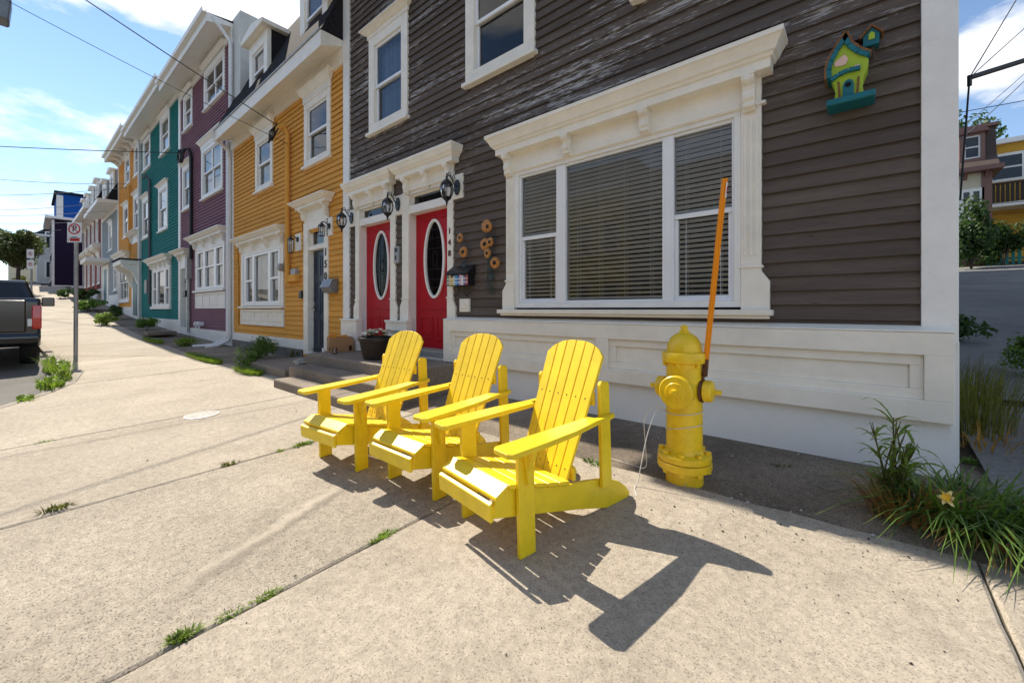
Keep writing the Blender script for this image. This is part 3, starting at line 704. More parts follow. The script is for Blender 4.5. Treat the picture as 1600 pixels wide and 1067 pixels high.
# ------------------------------------------------------------------ orange house, number 150 (own x runs from its right edge)
oh = empty('orange_house', 'orange clapboard house with navy door 150 and dormers, beside the dark house', 'house', loc=(-7.08, 0, 0))
OX0 = -6.27
def ox(x): return x+7.08
oholes = [(ox(-12.86), ox(-9.74), .82, 2.95), (ox(-8.72), ox(-7.68), .2, 3.05), (ox(-11.50), ox(-10.40), 4.07, 5.6), (ox(-8.70), ox(-7.58), 4.07, 5.6), (ox(-12.92), ox(-9.62), 2.45, 2.85), (ox(-8.85), ox(-7.55), 2.85, 3.05)]
ow = [(ox(-12.40), ox(-9.92), 1.3, 2.55), (ox(-8.55), ox(-7.80), .3, 2.74), (ox(-11.38), ox(-10.5), 4.15, 5.5), (ox(-8.58), ox(-7.7), 4.15, 5.5)]
wall(oh, OX0, 0, -.1, 6.1, ow, 'orange_siding')
print('orange boards', clapboards(oh, OX0+.12, 0, .55, 5.95, .1035, oholes, 'orange_siding', single=True, zsplit=9, seed=9))
MB().box(OX0, ox(-8.68), -.04, 0, .36, .56).build('skirt_board', 'trim_white', oh, bevel=.003)
MB().box(OX0-.02, OX0+.13, -.045, 0, .36, 5.9).build('corner_board', 'trim_white', oh, bevel=.003)
xx = OX0
for w in (1.5, 1.25, .95, .8):
    MB().box(xx+.008, xx+w-.008, -.03+rnd.uniform(-.01, .01), .1, 0, .365).build('foundation_stone', 'granite', oh, bevel=.012); xx += w
eave(oh, OX0-.05, .0, 5.74, .45, .28, 'trim_cream', .2, gutter=False)
MB().prism([(-.45, 6.02), (.55, 8.3), (6, 8.6), (6, 6.02)], 'x', OX0, 0).build('roof', 'shingle', oh)
MB().box(OX0, -0.02, -.47, -.40, 6.02, 6.05).build('drip_edge', 'galvanised', oh)
def dormer(parent, xc, z0, w=1.25, h=1.9, yf=-.05, mat='trim_white', cheek='shingle', ow_=.14):
    """gabled box dormer standing on a mansard; front at y=yf"""
    d = empty('dormer', parent=parent); d.location = (xc, yf, z0)
    MB().box(-w/2, -w/2+.02, .05, 1.3, 0, h).box(w/2-.02, w/2, .05, 1.3, 0, h).box(-w/2, w/2, 1.28, 1.3, 0, h).build('cheek', cheek, d)
    MB().ring(-w/2-.02, w/2+.02, -.02, h, -w/2+.2, w/2-.2, .22, h-.28, -.03, .06).build('front', mat, d, bevel=.004)
    MB().ring(-w/2+.2, w/2-.2, .22, h-.28, -w/2+.25, w/2-.25, .27, h-.33, .0, .05).box(-w/2+.2, w/2-.2, -.005, .05, h*.48, h*.48+.045).build('sash', 'vinyl_white', d)
    pane(d, -w/2+.24, w/2-.24, .26, h-.32, .03)
    MB().add([(-w/2, .35, 0), (w/2, .35, 0), (w/2, .35, h), (-w/2, .35, h)], [(0, 1, 2, 3)]).build('room_interior', 'room_dark', d)
    MB().cornice(-w/2, w/2, 1.3, [(.02, h-.1)]+[(.02, h-.1)]).v
    MB().prism([(-w/2-ow_, h), (w/2+ow_, h), (w/2+ow_, h+.10), (0, h+.26), (-w/2-ow_, h+.10)], 'y', -.18, 1.35).build('dormer_roof', mat, d, bevel=.01)
    return d
dormer(oh, ox(-11.0), 6.15, 1.15, 1.55, -.12, 'trim_cream'); dormer(oh, ox(-8.05), 6.15, 1.15, 1.55, -.12, 'trim_cream')
big_window(oh, ox(-12.40), ox(-9.90), 1.28, 2.62, [(ox(-12.2), ox(-11.72)), (ox(-11.58), ox(-10.66)), (ox(-10.52), ox(-10.05))], 'trim_white', cur='curtain_pale', y=-.06)
for a, b in ((-12.56, -12.40), (-9.90, -9.76)): MB().box(ox(a), ox(b), -.05, 0, 1.26, 2.70).build('casing', 'trim_cream', oh, bevel=.003)
MB().box(ox(-12.6), ox(-9.72), -.11, 0, 1.22, 1.27).build('sill', 'trim_cream', oh, bevel=.004)
shop_hood(oh, ox(-12.52), ox(-9.76), 2.82, 3.03, .24, 4, 'trim_cream', 2.62)
panel_row(oh, ox(-12.6), ox(-9.76), .80, 1.20, 3, 'trim_cream')
for a, b in ((-11.50, -10.40), (-8.70, -7.58)): sash_window(oh, ox(a), ox(b), 4.10, 5.38, .13, 'trim_cream', .30, cur='curtain_pale' if a < -9 else None, cur_lo=True, seed=3)
fr = MB()
fr.box(ox(-8.72), ox(-8.52), -.05, .12, .28, 2.95); fr.box(ox(-7.82), ox(-7.66), -.05, .12, .40, 2.95); fr.box(ox(-8.52), ox(-7.82), -.035, .12, 2.38, 2.46); fr.box(ox(-8.52), ox(-7.82), -.045, .12, 2.80, 2.95); fr.box(ox(-8.52), ox(-7.82), -.06, .12, .26, .33)
fr.build('door_frame', 'trim_cream', oh, bevel=.004)
nd = MB().box(ox(-8.52), ox(-7.82), .07, .11, .33, 2.38).build('door', 'navy_door', oh)
pm = MB()
for zz0, zz1 in ((.48, 1.0), (1.1, 1.75), (1.87, 2.27)):
    for a in (-8.44, -8.14): pm.ring(ox(a), ox(a+.24), zz0, zz1, ox(a+.025), ox(a+.215), zz0+.025, zz1-.025, .06, .072)
pm.build('moulding', 'navy_door', nd, bevel=.004)
MB().ball((ox(-8.46), .03, 1.25), .028, 10, 6).box(ox(-8.475), ox(-8.445), .05, .072, 1.16, 1.34).ball((ox(-8.46), .045, 1.45), .022, 10, 6).build('door_handle', 'chrome', nd, smooth=True)
tr = MB().ring(ox(-8.52), ox(-7.82), 2.46, 2.80, ox(-8.47), ox(-7.87), 2.5, 2.76, .03, .07).build('transom', 'trim_cream', oh); pane(tr, ox(-8.48), ox(-7.86), 2.49, 2.77, .05)
shop_hood(oh, ox(-8.72), ox(-7.66), 3.16, 3.36, .24, 2, 'trim_cream', 2.95)
MB().box(ox(-7.70), ox(-7.50), -.05, 0, 2.58, 2.92).build('lamp_board', 'trim_cream', oh); MB().box(ox(-9.12), ox(-8.86), -.05, 0, 2.42, 2.78).build('lamp_board', 'trim_cream', oh)
for k, ch in enumerate('150'): lettering('house_number', ch, .20, 'black_metal', oh, (ox(-7.735), -.056, (2.28, 2.05, 1.82)[k]), thick=.006, off=.004)
MB().tube([(ox(-9.42), -.09, 1.75), (ox(-9.42), -.09, 5.0)], .05, 10).tube([(ox(-9.42), -.09, 4.99), (ox(-9.42), -.16, 5.11), (ox(-9.42), -.26, 5.05)], [.05, .055, .04], 10).build('service_conduit', 'orange_siding', oh, smooth=True)
co = MB()
for k in range(4): co.tube(smooth_path([(ox(-9.42), -.27, 5.04), (ox(-9.55)-.05*k, -.30-.02*k, 4.90-.04*k), (ox(-9.75)-.05*k, -.28, 4.86+.03*k), (ox(-9.70), -.25-.03*k, 5.02), (ox(-9.5), -.3, 5.1), (ox(-9.35), -.32, 5.12)]), .012, 6)
co.build('cable_loop', 'wire_black', oh)
MB().box(ox(-9.32), ox(-8.92), -.13, -.02, 1.78, 1.93).build('meter_shelf', 'orange_siding', oh, bevel=.01)
mt = MB().box(ox(-9.24), ox(-9.0), -.10, -.02, 1.93, 2.05).lathe([(.085, -.0), (.085, .06), (.078, .11), (.03, .125)], 16, Matrix.Translation((ox(-9.72), -.05, 2.12)) @ Matrix.Rotation(PI/2, 4, 'X')).build('electric_meter', 'galvanised', oh, smooth=True)
MB().box(ox(-8.86), ox(-8.74), -.085, -.05, 1.42, 1.58).build('doorbell', 'black_metal', oh, bevel=.006)
downspout(oh, [(OX0+.05, -.5, 5.98), (OX0+.02, -.42, 5.8), (OX0, -.13, 5.6), (OX0, -.10, 5.3), (OX0, -.10, .45), (OX0-.02, -.12, .33), (OX0-.12, -.35, .2), (OX0-.2, -.6, .16)], .05)
downspout(oh, [(OX0-.13, -.10, 5.9), (OX0-.13, -.10, .5), (OX0-.16, -.14, .36), (OX0-.4, -.4, .2), (OX0-.75, -.75, .16)], .045)

# ------------------------------------------------------------------ the row beyond, turned a little with the bend of the street
EPS = math.radians(.9)
def row_at(u): return (-13.35+u*math.cos(EPS), u*math.sin(EPS), 0)
def row_house(name, label, u0, w, zb, ze, siding, ex, wins, extra_holes=(), proj=.62, eh=.24, trim='trim_white', brk=0, roof='flat', whole=(), cur=('curtain_pale', None), cb=True, gutter=True):
    h = empty(name, label, 'house', 'row houses up the street', loc=row_at(u0), rz=EPS)
    holes = [(a+.02, b-.02, c-.02, d) for a, b, c, d, *_ in wins]+list(extra_holes)
    wholes = [(a+.12, b-.12, c+.1, d-.1) for a, b, c, d, *_ in wins]+list(whole)
    wall(h, -w, 0, zb-1.2, ze+.25, wholes, siding)
    clapboards(h, -w+.1, -.08, zb+.3, ze+.1, ex, holes, siding)
    MB().box(-w+.1, -.08, -.045, 0, zb-1.2, zb+.31).build('skirt_board', trim, h)
    if cb:
        MB().box(-w, -w+.13, -.05, 0, zb-1.0, ze+.1).build('corner_board', trim, h); MB().box(-.13, 0, -.05, 0, zb-1.0, ze+.1).build('corner_board', trim, h)
    eave(h, -w, 0, ze, proj, eh, trim, .15, brackets=brk, gutter=gutter)
    for i, (a, b, c, d, hood, pn) in enumerate(wins):
        sash_window(h, a, b, c, d-(hood or 0)*0, .14, trim, hood, cur=cur[i % len(cur)], cur_lo=i % 2, panes=pn, seed=i+int(-u0))
    if roof == 'flat': MB().prism([(-proj, ze+eh), (7, ze+1.1), (7, ze+eh)], 'x', -w, 0).build('roof', 'shingle', h)
    else:
        MB().prism([(-proj*.6, ze+eh), (.6, ze+eh+2.5), (7, ze+eh+2.9), (7, ze+eh)], 'x', -w, 0).build('roof', 'shingle', h)
    return h
# purple
ph = row_house('purple_house', 'plum purple three-storey house between the orange and the teal house', 0, 5.65, .25, 8.92, 'purple_siding', .098,
    [(-2.9, -.8, 4.72, 6.32, .25, 2), (-2.62, -.62, 7.5, 8.72, .2, 2), (-5.25, -4.1, 4.72, 6.25, .12, 1), (-5.1, -4.0, 7.5, 8.75, .12, 1)],
    [(-3.7, -.5, 1.25, 3.4), (-5.62, -4.35, 0, 3.2)], whole=[(-3.45, -.68, 1.9, 3.04), (-5.47, -4.6, .3, 2.66)])
big_window(ph, -3.55, -.58, 1.80, 3.12, [(-3.36, -2.72), (-2.5, -1.6), (-1.4, -.76)], 'trim_white', cur='curtain_pale', y=-.06, split=(0, 1, 2), rail=.55)
shop_hood(ph, -3.6, -.55, 3.32, 3.55, .28, 4, 'trim_white', 3.12); panel_row(ph, -3.6, -.55, 1.22, 1.72, 4, 'trim_white')
MB().box(-3.65, -.5, -.12, 0, 1.74, 1.80).build('sill', 'trim_white', ph)
fr = MB(); fr.box(-5.62, -5.45, -.06, .3, .3, 2.95); fr.box(-4.62, -4.45, -.06, .3, .3, 2.95); fr.box(-5.45, -4.62, -.05, .3, 2.65, 2.95); fr.build('door_frame', 'trim_white', ph)
dd = MB().box(-5.45, -4.62, .22, .27, .35, 2.65).build('door', 'teal_door', ph); MB().ring(-5.3, -4.77, 1.3, 2.4, -5.24, -4.83, 1.36, 2.34, .2, .22).build('door_lite', 'trim_white', dd); pane(dd, -5.24, -4.83, 1.36, 2.34, .215)
shop_hood(ph, -5.6, -4.45, 3.08, 3.28, .3, 2, 'trim_white', 2.9)
MB().tube([(-3.95, -.08, 2.9), (-3.95, -.08, 6.4), (-3.98, -.12, 6.62), (-4.1, -.22, 6.62), (-4.18, -.25, 6.5)], .05, 10).build('service_conduit', 'black_metal', ph, smooth=True)
co = MB()
for k in range(3): co.tube([(-4.3-.05*k+.22*math.cos(a*PI/8), -.25-.03*k, 6.42+.22*math.sin(a*PI/8)) for a in range(17)], .018, 6)
co.build('cable_loop', 'wire_black', ph)
MB().box(-4.40, -4.12, -.15, -.02, 2.25, 2.95).tube([(-4.26, -.07, .4), (-4.26, -.07, 2.3)], .05, 8).build('meter_cabinet', 'galvanised', ph)
MB().box(-4.75, -4.42, -.14, -.03, 1.62, 1.85).build('letter_box', 'black_metal', ph, bevel=.01)
for x in (-3.1, -2.75): MB().lathe([(.07, 0), (.07, .16), (.05, .17)], 12, Matrix.Translation((x, -.02, .72)) @ Matrix.Rotation(PI/2, 4, 'X')).tube([(x, -.14, .72), (x, -.14, .58)], .03, 8).build('vent_pipe', 'white_pipe', ph, smooth=True)
MB().box(-.15, .55, .0, 1.2, 6.4, 9.3).build('side_wall', 'pale_siding', ph)
downspout(ph, [(-.02, -.5, 9.1), (.0, -.3, 8.9), (.04, -.08, 8.6), (.04, -.08, 6.5)], .05)
# teal
th = row_house('teal_house', 'teal green three-storey house next to the plum purple one', -5.65, 7.29, .5, 9.22, 'teal_siding', .118,
    [(-3.45, -1.85, 4.42, 6.2, .14, 1), (-6.85, -5.35, 4.48, 6.3, .14, 1), (-3.15, -1.55, 7.5, 9.0, .1, 1), (-6.65, -5.1, 7.6, 9.05, .1, 1)], [(-4.75, -1.3, 1.2, 3.3)], whole=[(-4.5, -1.55, 1.4, 2.78)])
big_window(th, -4.6, -1.45, 1.30, 2.86, [(-4.4, -3.85), (-3.6, -2.4), (-2.15, -1.65)], 'trim_white', y=-.06)
shop_hood(th, -4.7, -1.35, 3.06, 3.32, .3, 5, 'trim_white', 2.86); MB().box(-4.75, -1.3, -.1, 0, 1.2, 1.30).build('sill', 'trim_white', th)
MB().tube([(-4.95, -.08, 1.4), (-4.95, -.08, 6.9), (-5.05, -.2, 7.1), (-5.25, -.25, 7.0)], .05, 8).build('service_conduit', 'wire_grey', th, smooth=True)
MB().box(-5.6, -5.1, -.16, -.02, 1.9, 2.5).build('meter_cabinet', 'grey_metal', th)
downspout(th, [(-7.2, -.1, 9.3), (-7.2, -.1, .6)], .05)
# second orange house with the portico
o2 = row_house('far_orange_house', 'second orange house, up the street past the teal one, with bracketed white porch roof', -12.94, 6.55, 1.0, 9.55, 'orange_far', .11,
    [(-4.8, -3.25, 5.1, 6.8, .14, 1), (-1.75, -.3, 5.1, 6.85, .14, 1), (-4.3, -2.85, 7.85, 9.35, .08, 1), (-1.6, -.2, 7.8, 9.35, .08, 1), (-6.2, -3.05, 1.6, 3.75, .1, 3)], [(-2.3, -.2, .5, 3.6)], brk=7)
shop_hood(o2, -6.3, -3.0, 3.95, 4.25, .35, 3, 'trim_white', 3.7)
MB().box(-2.2, -.2, -.05, .05, .6, 3.6).build('door_surround', 'trim_white', o2)
MB().box(-1.7, -.7, -.07, -.04, .9, 3.0).build('door', 'teal_door', o2)
MB().box(-2.2, .1, -.75, 0, 3.30, 3.52).build('porch_roof', 'trim_white', o2, bevel=.02); MB().box(-2.25, .15, -.8, 0, 3.52, 3.58).build('porch_roofing', 'shingle', o2)
for x in (-2.05, -.05): MB().prism([(-.05, 3.3), (-.68, 3.3), (-.68, 3.18), (-.32, 2.95), (-.18, 2.5), (-.05, 2.2)], 'x', x-.09, x+.09).build('porch_bracket', 'trim_white', o2)
shop_hood(o2, -2.2, -.2, 4.85, 5.0, .3, 2, 'trim_white', 4.5)
MB().tube([(-2.5, -.1, 4.2), (-2.5, -.1, 7.6)], .05, 8).build('service_conduit', 'orange_far', o2)
# grey
gh = row_house('grey_house', 'pale grey clapboard house with mansard dormers past the second orange house', -19.49, 7.0, 1.75, 7.25, 'grey_siding', .13,
    [(-3.8, -2.35, 4.85, 6.65, .1, 1), (-1.7, -.5, 2.3, 4.2, .12, 1)], [(-6.5, -3.6, 1, 4.2)], proj=.9, roof='mansard', gutter=False)
MB().box(-6.4, -3.7, -.06, .02, 1.2, 4.1).build('door_surround', 'trim_white', gh); MB().box(-5.6, -4.5, -.08, -.05, 1.6, 3.8).build('door', 'teal_door', gh)
MB().box(-6.6, -3.3, -1.1, 0, 4.15, 4.4).build('porch_roof', 'trim_white', gh, bevel=.02)
for x in (-1.8, -5.0): dormer(gh, x, 7.6, 1.3, 1.9, -.1, 'trim_white', 'grey_siding')
# brick-red
bh = row_house('brick_red_house', 'brick red house with round-hooded ground floor windows and mansard dormers', -26.49, 12, 2.3, 8.0, 'brick_red', .12,
    [(-3.2, -1.9, 6.0, 7.75, .08, 1), (-5.6, -4.3, 6.0, 7.75, .08, 1), (-8.2, -6.9, 6.0, 7.75, .08, 1), (-10.9, -9.6, 6.0, 7.75, .08, 1)], [(-11, -.6, 2.0, 5.6)], whole=[(x-.52, x+.52, 3.1, 4.88) for x in (-1.7, -4.6, -7.6, -10.3)], proj=.9, roof='mansard', brk=10, gutter=False)
for k, x in enumerate((-1.7, -4.6, -7.6, -10.3)):
    sash_window(bh, x-.65, x+.65, 3.0, 5.0, .14, 'trim_white', None, seed=k)
    MB().cornice(x-.8, x+.8, -.03, [(.05, 5.0), (.1, 5.25), (.35, 5.4), (.45, 5.6), (.4, 5.75), (.2, 5.85)]).build('window_hood', 'trim_cream', bh)
    dormer(bh, x, 8.4, 1.4, 1.9, -.1, 'trim_white', 'grey_siding')
bf = MB()
for a, b in ((-11, -10.9), (-9.7, -8.2), (-7.0, -5.2), (-4.0, -2.3), (-1.1, -.6)): bf.box(a, b, -.02, 0, 2.6, 5.6)
bf.box(-11, -.6, -.02, 0, 2.0, 2.6)
bf.build('brick_facing', 'brick_red', bh)
# houses beyond the side street
def far_house(name, label, x0, x1, y0, y1, zb, zt, mat, wins, roof=None, roofh=1.0, top=None):
    h = empty(name, label, 'house', loc=(x1, y0, zb))
    w, d, H = x1-x0, y1-y0, zt-zb
    MB().box(-w, 0, 0, d, -1.5, H).build('wall', mat, h)
    for (fx, a, b, c, e) in wins:      # fx: 'x' on the end wall facing +x, 'y' on the street wall facing -y
        if fx == 'x':
            f = MB().box(0, .05, a, b, c, e).build('window', 'trim_white', h); MB().box(.045, .06, a+.12, b-.12, c+.12, e-.12).build('pane', 'smoked_pane', f)
        else:
            f = MB().box(a, b, -.05, 0, c, e).build('window', 'trim_white', h); MB().box(a+.12, b-.12, -.06, -.045, c+.12, e-.12).build('pane', 'smoked_pane', f)
    MB().box(-w-.3, .3, -.5, d+.3, H, H+.25).build('eave', 'trim_white', h)
    if top: MB().box(-w+.2, -.1, .3, d-.2, H+.25, H+roofh).build('upper_storey', top, h); MB().box(-w, .1, .1, d, H+roofh, H+roofh+.2).build('roof', 'shingle', h)
    else: MB().prism([(-.3, H+.25), (.9, H+.25+roofh), (d, H+.25+roofh), (d, H+.25)], 'x', -w, 0).build('roof', 'shingle', h)
    return h
paint('smoked_pane', (.03, .036, .042), .08, .1, 2, 0, 0)
h = far_house('navy_house', 'near-black navy house with a bright blue upper storey at the far corner', -68, -60, -2.2, 7, 3.4, 10.0, 'blackpurple',
          [('y', -3, -1.6, 3.5, 5.3), ('y', -6.4, -5, 3.5, 5.3), ('y', -3, -1.6, .7, 2.6), ('y', -6.4, -5, .7, 2.6)], roofh=2.6, top='cobalt')
MB().box(0, .06, -.02, 9.2, -.3, .15).box(0, .08, -.06, .12, -.3, 6.5).build('skirt_board', 'trim_white', h)
MB().box(-.1, -.04, .25, .7, 6.9, 9.0).build('upper_corner_board', 'trim_white', h)
far_house('white_corner_house', 'small white house at the far end of the street behind the navy one', -84, -72, -3.1, 6, 4.0, 9.6, 'pale_siding',
          [('x', .6, 2.0, 4.2, 6.2), ('x', .6, 2.0, .8, 2.8), ('y', -4, -2.4, 4.2, 6.2), ('y', -4, -2.4, .8, 2.8), ('y', -8, -6.4, 4.2, 6.2)], roofh=.9)
far_house('pale_far_house', 'pale house closing the street beyond the white one', -108, -92, -5.6, 4, 5.4, 9.6, 'cream_siding', [('x', 1, 2.4, 3.6, 5.2), ('x', 3.2, 4.6, 3.6, 5.2)], roofh=.7)
# across the street: the houses mirrored in the window glass
for k, (x0, x1, zt, mat, lab) in enumerate(((-13.6, -8.9, 7.3, 'opp_yellow', 'yellow house across the street, mirrored in the wide window'), (-8.6, -3.6, 6.4, 'grey_siding', 'grey house across the street, dark in the window reflection'),
                                       (-3.3, 3.4, 7.6, 'purple_siding', 'plum house across the street, opposite the dark house'), (-21.5, -13.9, 7.8, 'cream_siding', 'cream house across the street, opposite the orange one'),
                                       (-30, -21.8, 8.4, 'brick_red', 'red house across the street, opposite the teal one'))):
    h = empty('opposite_house', lab, 'house', 'houses across the street', loc=(x0, -15.6, 0)); w = x1-x0
    MB().box(0, w, -7, 0, -.5, zt).build('wall', mat, h)
    for c in (1.0, 4.1):
        for j in range(3):
            a = .5+j*(w-1.6)/2
            f = MB().box(a-.12, a+.72, 0, .06, c-.1, c+1.55).build('window', 'trim_white', h); MB().box(a, a+.6, .055, .07, c, c+1.42).build('pane', 'smoked_pane', f)
    MB().box(-.1, w+.1, -7, .4, zt, zt+.25).build('eave', 'trim_white', h)
    MB().prism([(.35, zt+.25), (-1, zt+1.8), (-7, zt+1.8), (-7, zt+.25)], 'x', 0, w).build('roof', 'shingle', h)
    if k == 1:
        fx = MB()
        for j in range(14): fx.box(.2+j*.33, .26+j*.33, .9, .95, .5, 1.6)
        fx.box(.1, w-.1, .88, .97, 1.6, 1.7); fx.build('porch_railing', 'trim_white', h)
# ------------------------------------------------------------------ up the lane on the right
bhs = empty('brown_mansard_house', 'cream house with brown shingled mansard and arched dormer up the lane', 'house', loc=(4.8, 26, 3.3))
MB().box(-6, 0, 0, 8, -1, 4.6).build('wall', 'cream_siding', bhs)
sb = MB(); z = .2
while z < 4.45: sb.prism([(-.02, z), (-.006, z+.16), (0, z+.16), (0, z)], 'x', -6, 0); z += .16
sb.build('siding', 'cream_siding', bhs, kind='stuff')
MB().box(-6.1, .35, -.45, 8, 4.5, 4.72).build('eave', 'brown_trim', bhs)
for k in range(9): MB().prism([(-.40, 4.5), (-.02, 4.5), (-.02, 4.2), (-.1, 4.22), (-.18, 4.38)], 'x', -.2-k*.7, -.08-k*.7).build('bracket', 'brown_trim', bhs)
MB().prism([(-.42, 4.72), (.1, 5.3), (.45, 6.75), (8, 6.9), (8, 4.72)], 'x', -6, .2).build('roof', 'shingle_brown', bhs)
MB().box(-6.1, .3, .3, 8.1, 6.75, 6.9).build('cornice', 'brown_trim', bhs)
d = empty('dormer', parent=bhs); d.location = (-.62, -.12, 5.05)
MB().ring(-.42, .42, 0, 1.4, -.27, .27, .15, 1.25, 0, 1.0).build('front', 'brown_trim', d)
MB().prism([(    .54*math.cos(PI*k/10), 1.36+.28*math.sin(PI*k/10)) for k in range(11)], 'y', -.15, 1.0).build('arch', 'brown_trim', d)
MB().ring(-.27, .27, .15, 1.25, -.21, .21, .22, 1.18, .05, .1).box(-.27, .27, .045, .1, .67, .73).build('sash', 'trim_white', d); MB().box(-.26, .26, .1, .12, .15, 1.25).build('pane', 'smoked_pane', d)
for a, b, c, e in ((-1.05, -.22, 2.25, 3.75), (-4.6, -3.1, 2.25, 3.85)):
    w = MB().ring(a, b, c, e, a+.15, b-.15, c+.15, e-.15, -.06, .02).box((a+b)/2-.06, (a+b)/2+.06, -.055, .02, c+.15, e-.15).box(a+.15, b-.15, -.05, .02, (c+e)/2-.05, (c+e)/2+.05).build('window', 'trim_white', bhs)
    MB().box(a+.15, b-.15, -.03, -.02, c+.15, e-.15).build('pane', 'smoked_pane', w)
MB().box(-.3, .03, -.06, .1, -1, 4.5).build('corner_board', 'brown_trim', bhs); MB().box(-6, 0, -.08, 0, -1, .3).build('foundation', 'brown_trim', bhs)
yh = empty('yellow_house', 'flat-roofed yellow house with dark balcony up the lane, behind the teal fence', 'house', loc=(5.1, 30, 3.7))
MB().box(0, 12, 0, 8, -1, 6.4).build('wall', 'yellow_siding', yh)
sb = MB(); z = 0
while z < 6.3: sb.prism([(-.02, z), (-.006, z+.15), (0, z+.15), (0, z)], 'x', 0, 12); z += .15
sb.build('siding', 'yellow_siding', yh, kind='stuff')
MB().box(-.1, 12, -.25, 8, 6.3, 6.55).build('eave', 'trim_white', yh)
for a, b, c, e in ((.25, 1.55, 4.3, 5.8), (3.2, 4.6, 4.3, 5.8), (3.1, 4.3, .7, 2.4)):
    w = MB().ring(a, b, c, e, a+.14, b-.14, c+.14, e-.14, -.06, .02).box(a+.14, b-.14, -.055, .02, (c+e)/2-.04, (c+e)/2+.04).build('window', 'trim_white', yh); MB().box(a+.14, b-.14, -.03, -.02, c+.14, e-.14).build('pane', 'smoked_pane', w)
MB().box(.1, 9, -1.5, 0, 2.75, 2.95).build('balcony_floor', 'trim_white', yh)
bl = MB()
for k in range(56): bl.box(.12+k*.16, .24+k*.16, -1.52, -1.49, 2.95, 3.9)
bl.box(.1, 9, -1.55, -1.46, 3.88, 3.96); bl.build('balcony_railing', 'dark_wood', yh)
rh = empty('lane_shade_house', 'unseen house added behind the dark house to shade the lane', 'house', loc=(-.35, 7.55, 1.0))  # hidden from the camera, added so its shadow covers the lane
MB().box(-7.5, 0, 0, 14.3, -1.2, 9.6).build('wall', 'grey_siding', rh)
for yy in (2, 5.5, 9):
    for zz in (1.8, 5.0):
        w = MB().box(0, .06, yy, yy+1.1, zz, zz+1.7).build('window', 'trim_white', rh); MB().box(.055, .07, yy+.12, yy+.98, zz+.12, zz+1.58).build('pane', 'smoked_pane', w)
MB().box(-7.7, .3, -.02, 14.5, 9.6, 9.9).build('roof', 'shingle', rh)
fn = empty('picket_fence', 'teal picket fence in front of the yellow house', 'fence', loc=(4.6, 25.9, 3.28))
pk = bpy.data.meshes.new('picket'); q = MB().prism([(-.055, 0), (.055, 0), (.055, 1.05), (0, 1.15), (-.055, 1.05)], 'y', -.012, .012); pk.from_pydata(q.v, [], q.f); pk.materials.append(M['fence_teal'])
for k in range(24):
    o = bpy.data.objects.new('picket', pk); COL.objects.link(o); o.parent = fn; o.location = (.1+k*.19, 0, 0)
MB().box(0, 4.7, .012, .06, .25, .34).box(0, 4.7, .012, .06, .8, .89).build('rail', 'fence_teal', fn)

# ------------------------------------------------------------------ steps
st = empty('concrete_steps', 'worn concrete landing with two steps below the red doors', 'steps', loc=(-5.3, -.8, .1))
def slabpoly(x0, x1, y0, y1, z0, z1, name):
    return MB().box(x0+5.3, x1+5.3, y0+.8, y1+.8, z0-.1, z1-.1).build(name, 'step_concrete', st, bevel=.018, seg=2)
slabpoly(-6.76, -3.95, -.83, -.0, -.1, .495, 'landing'); slabpoly(-6.55, -3.95, -1.175, -.832, -.1, .345, 'step'); slabpoly(-6.32, -3.95, -1.465, -1.177, -.1, .215, 'step')
tag(MB().box(-8.5, -6.85, -1.12, -.05, .0, .25).build('stoop_slab', 'step_concrete', None, bevel=.015), 'low concrete stoop slab left of the steps, before the navy door', 'steps')
tag(MB().box(-.5, .5, -.45, .3, 0, .12).build('door_slab', 'step_concrete', None, bevel=.01), 'flat concrete doorstep before the purple house door', 'steps').location = (-18.2, -.75, .33)

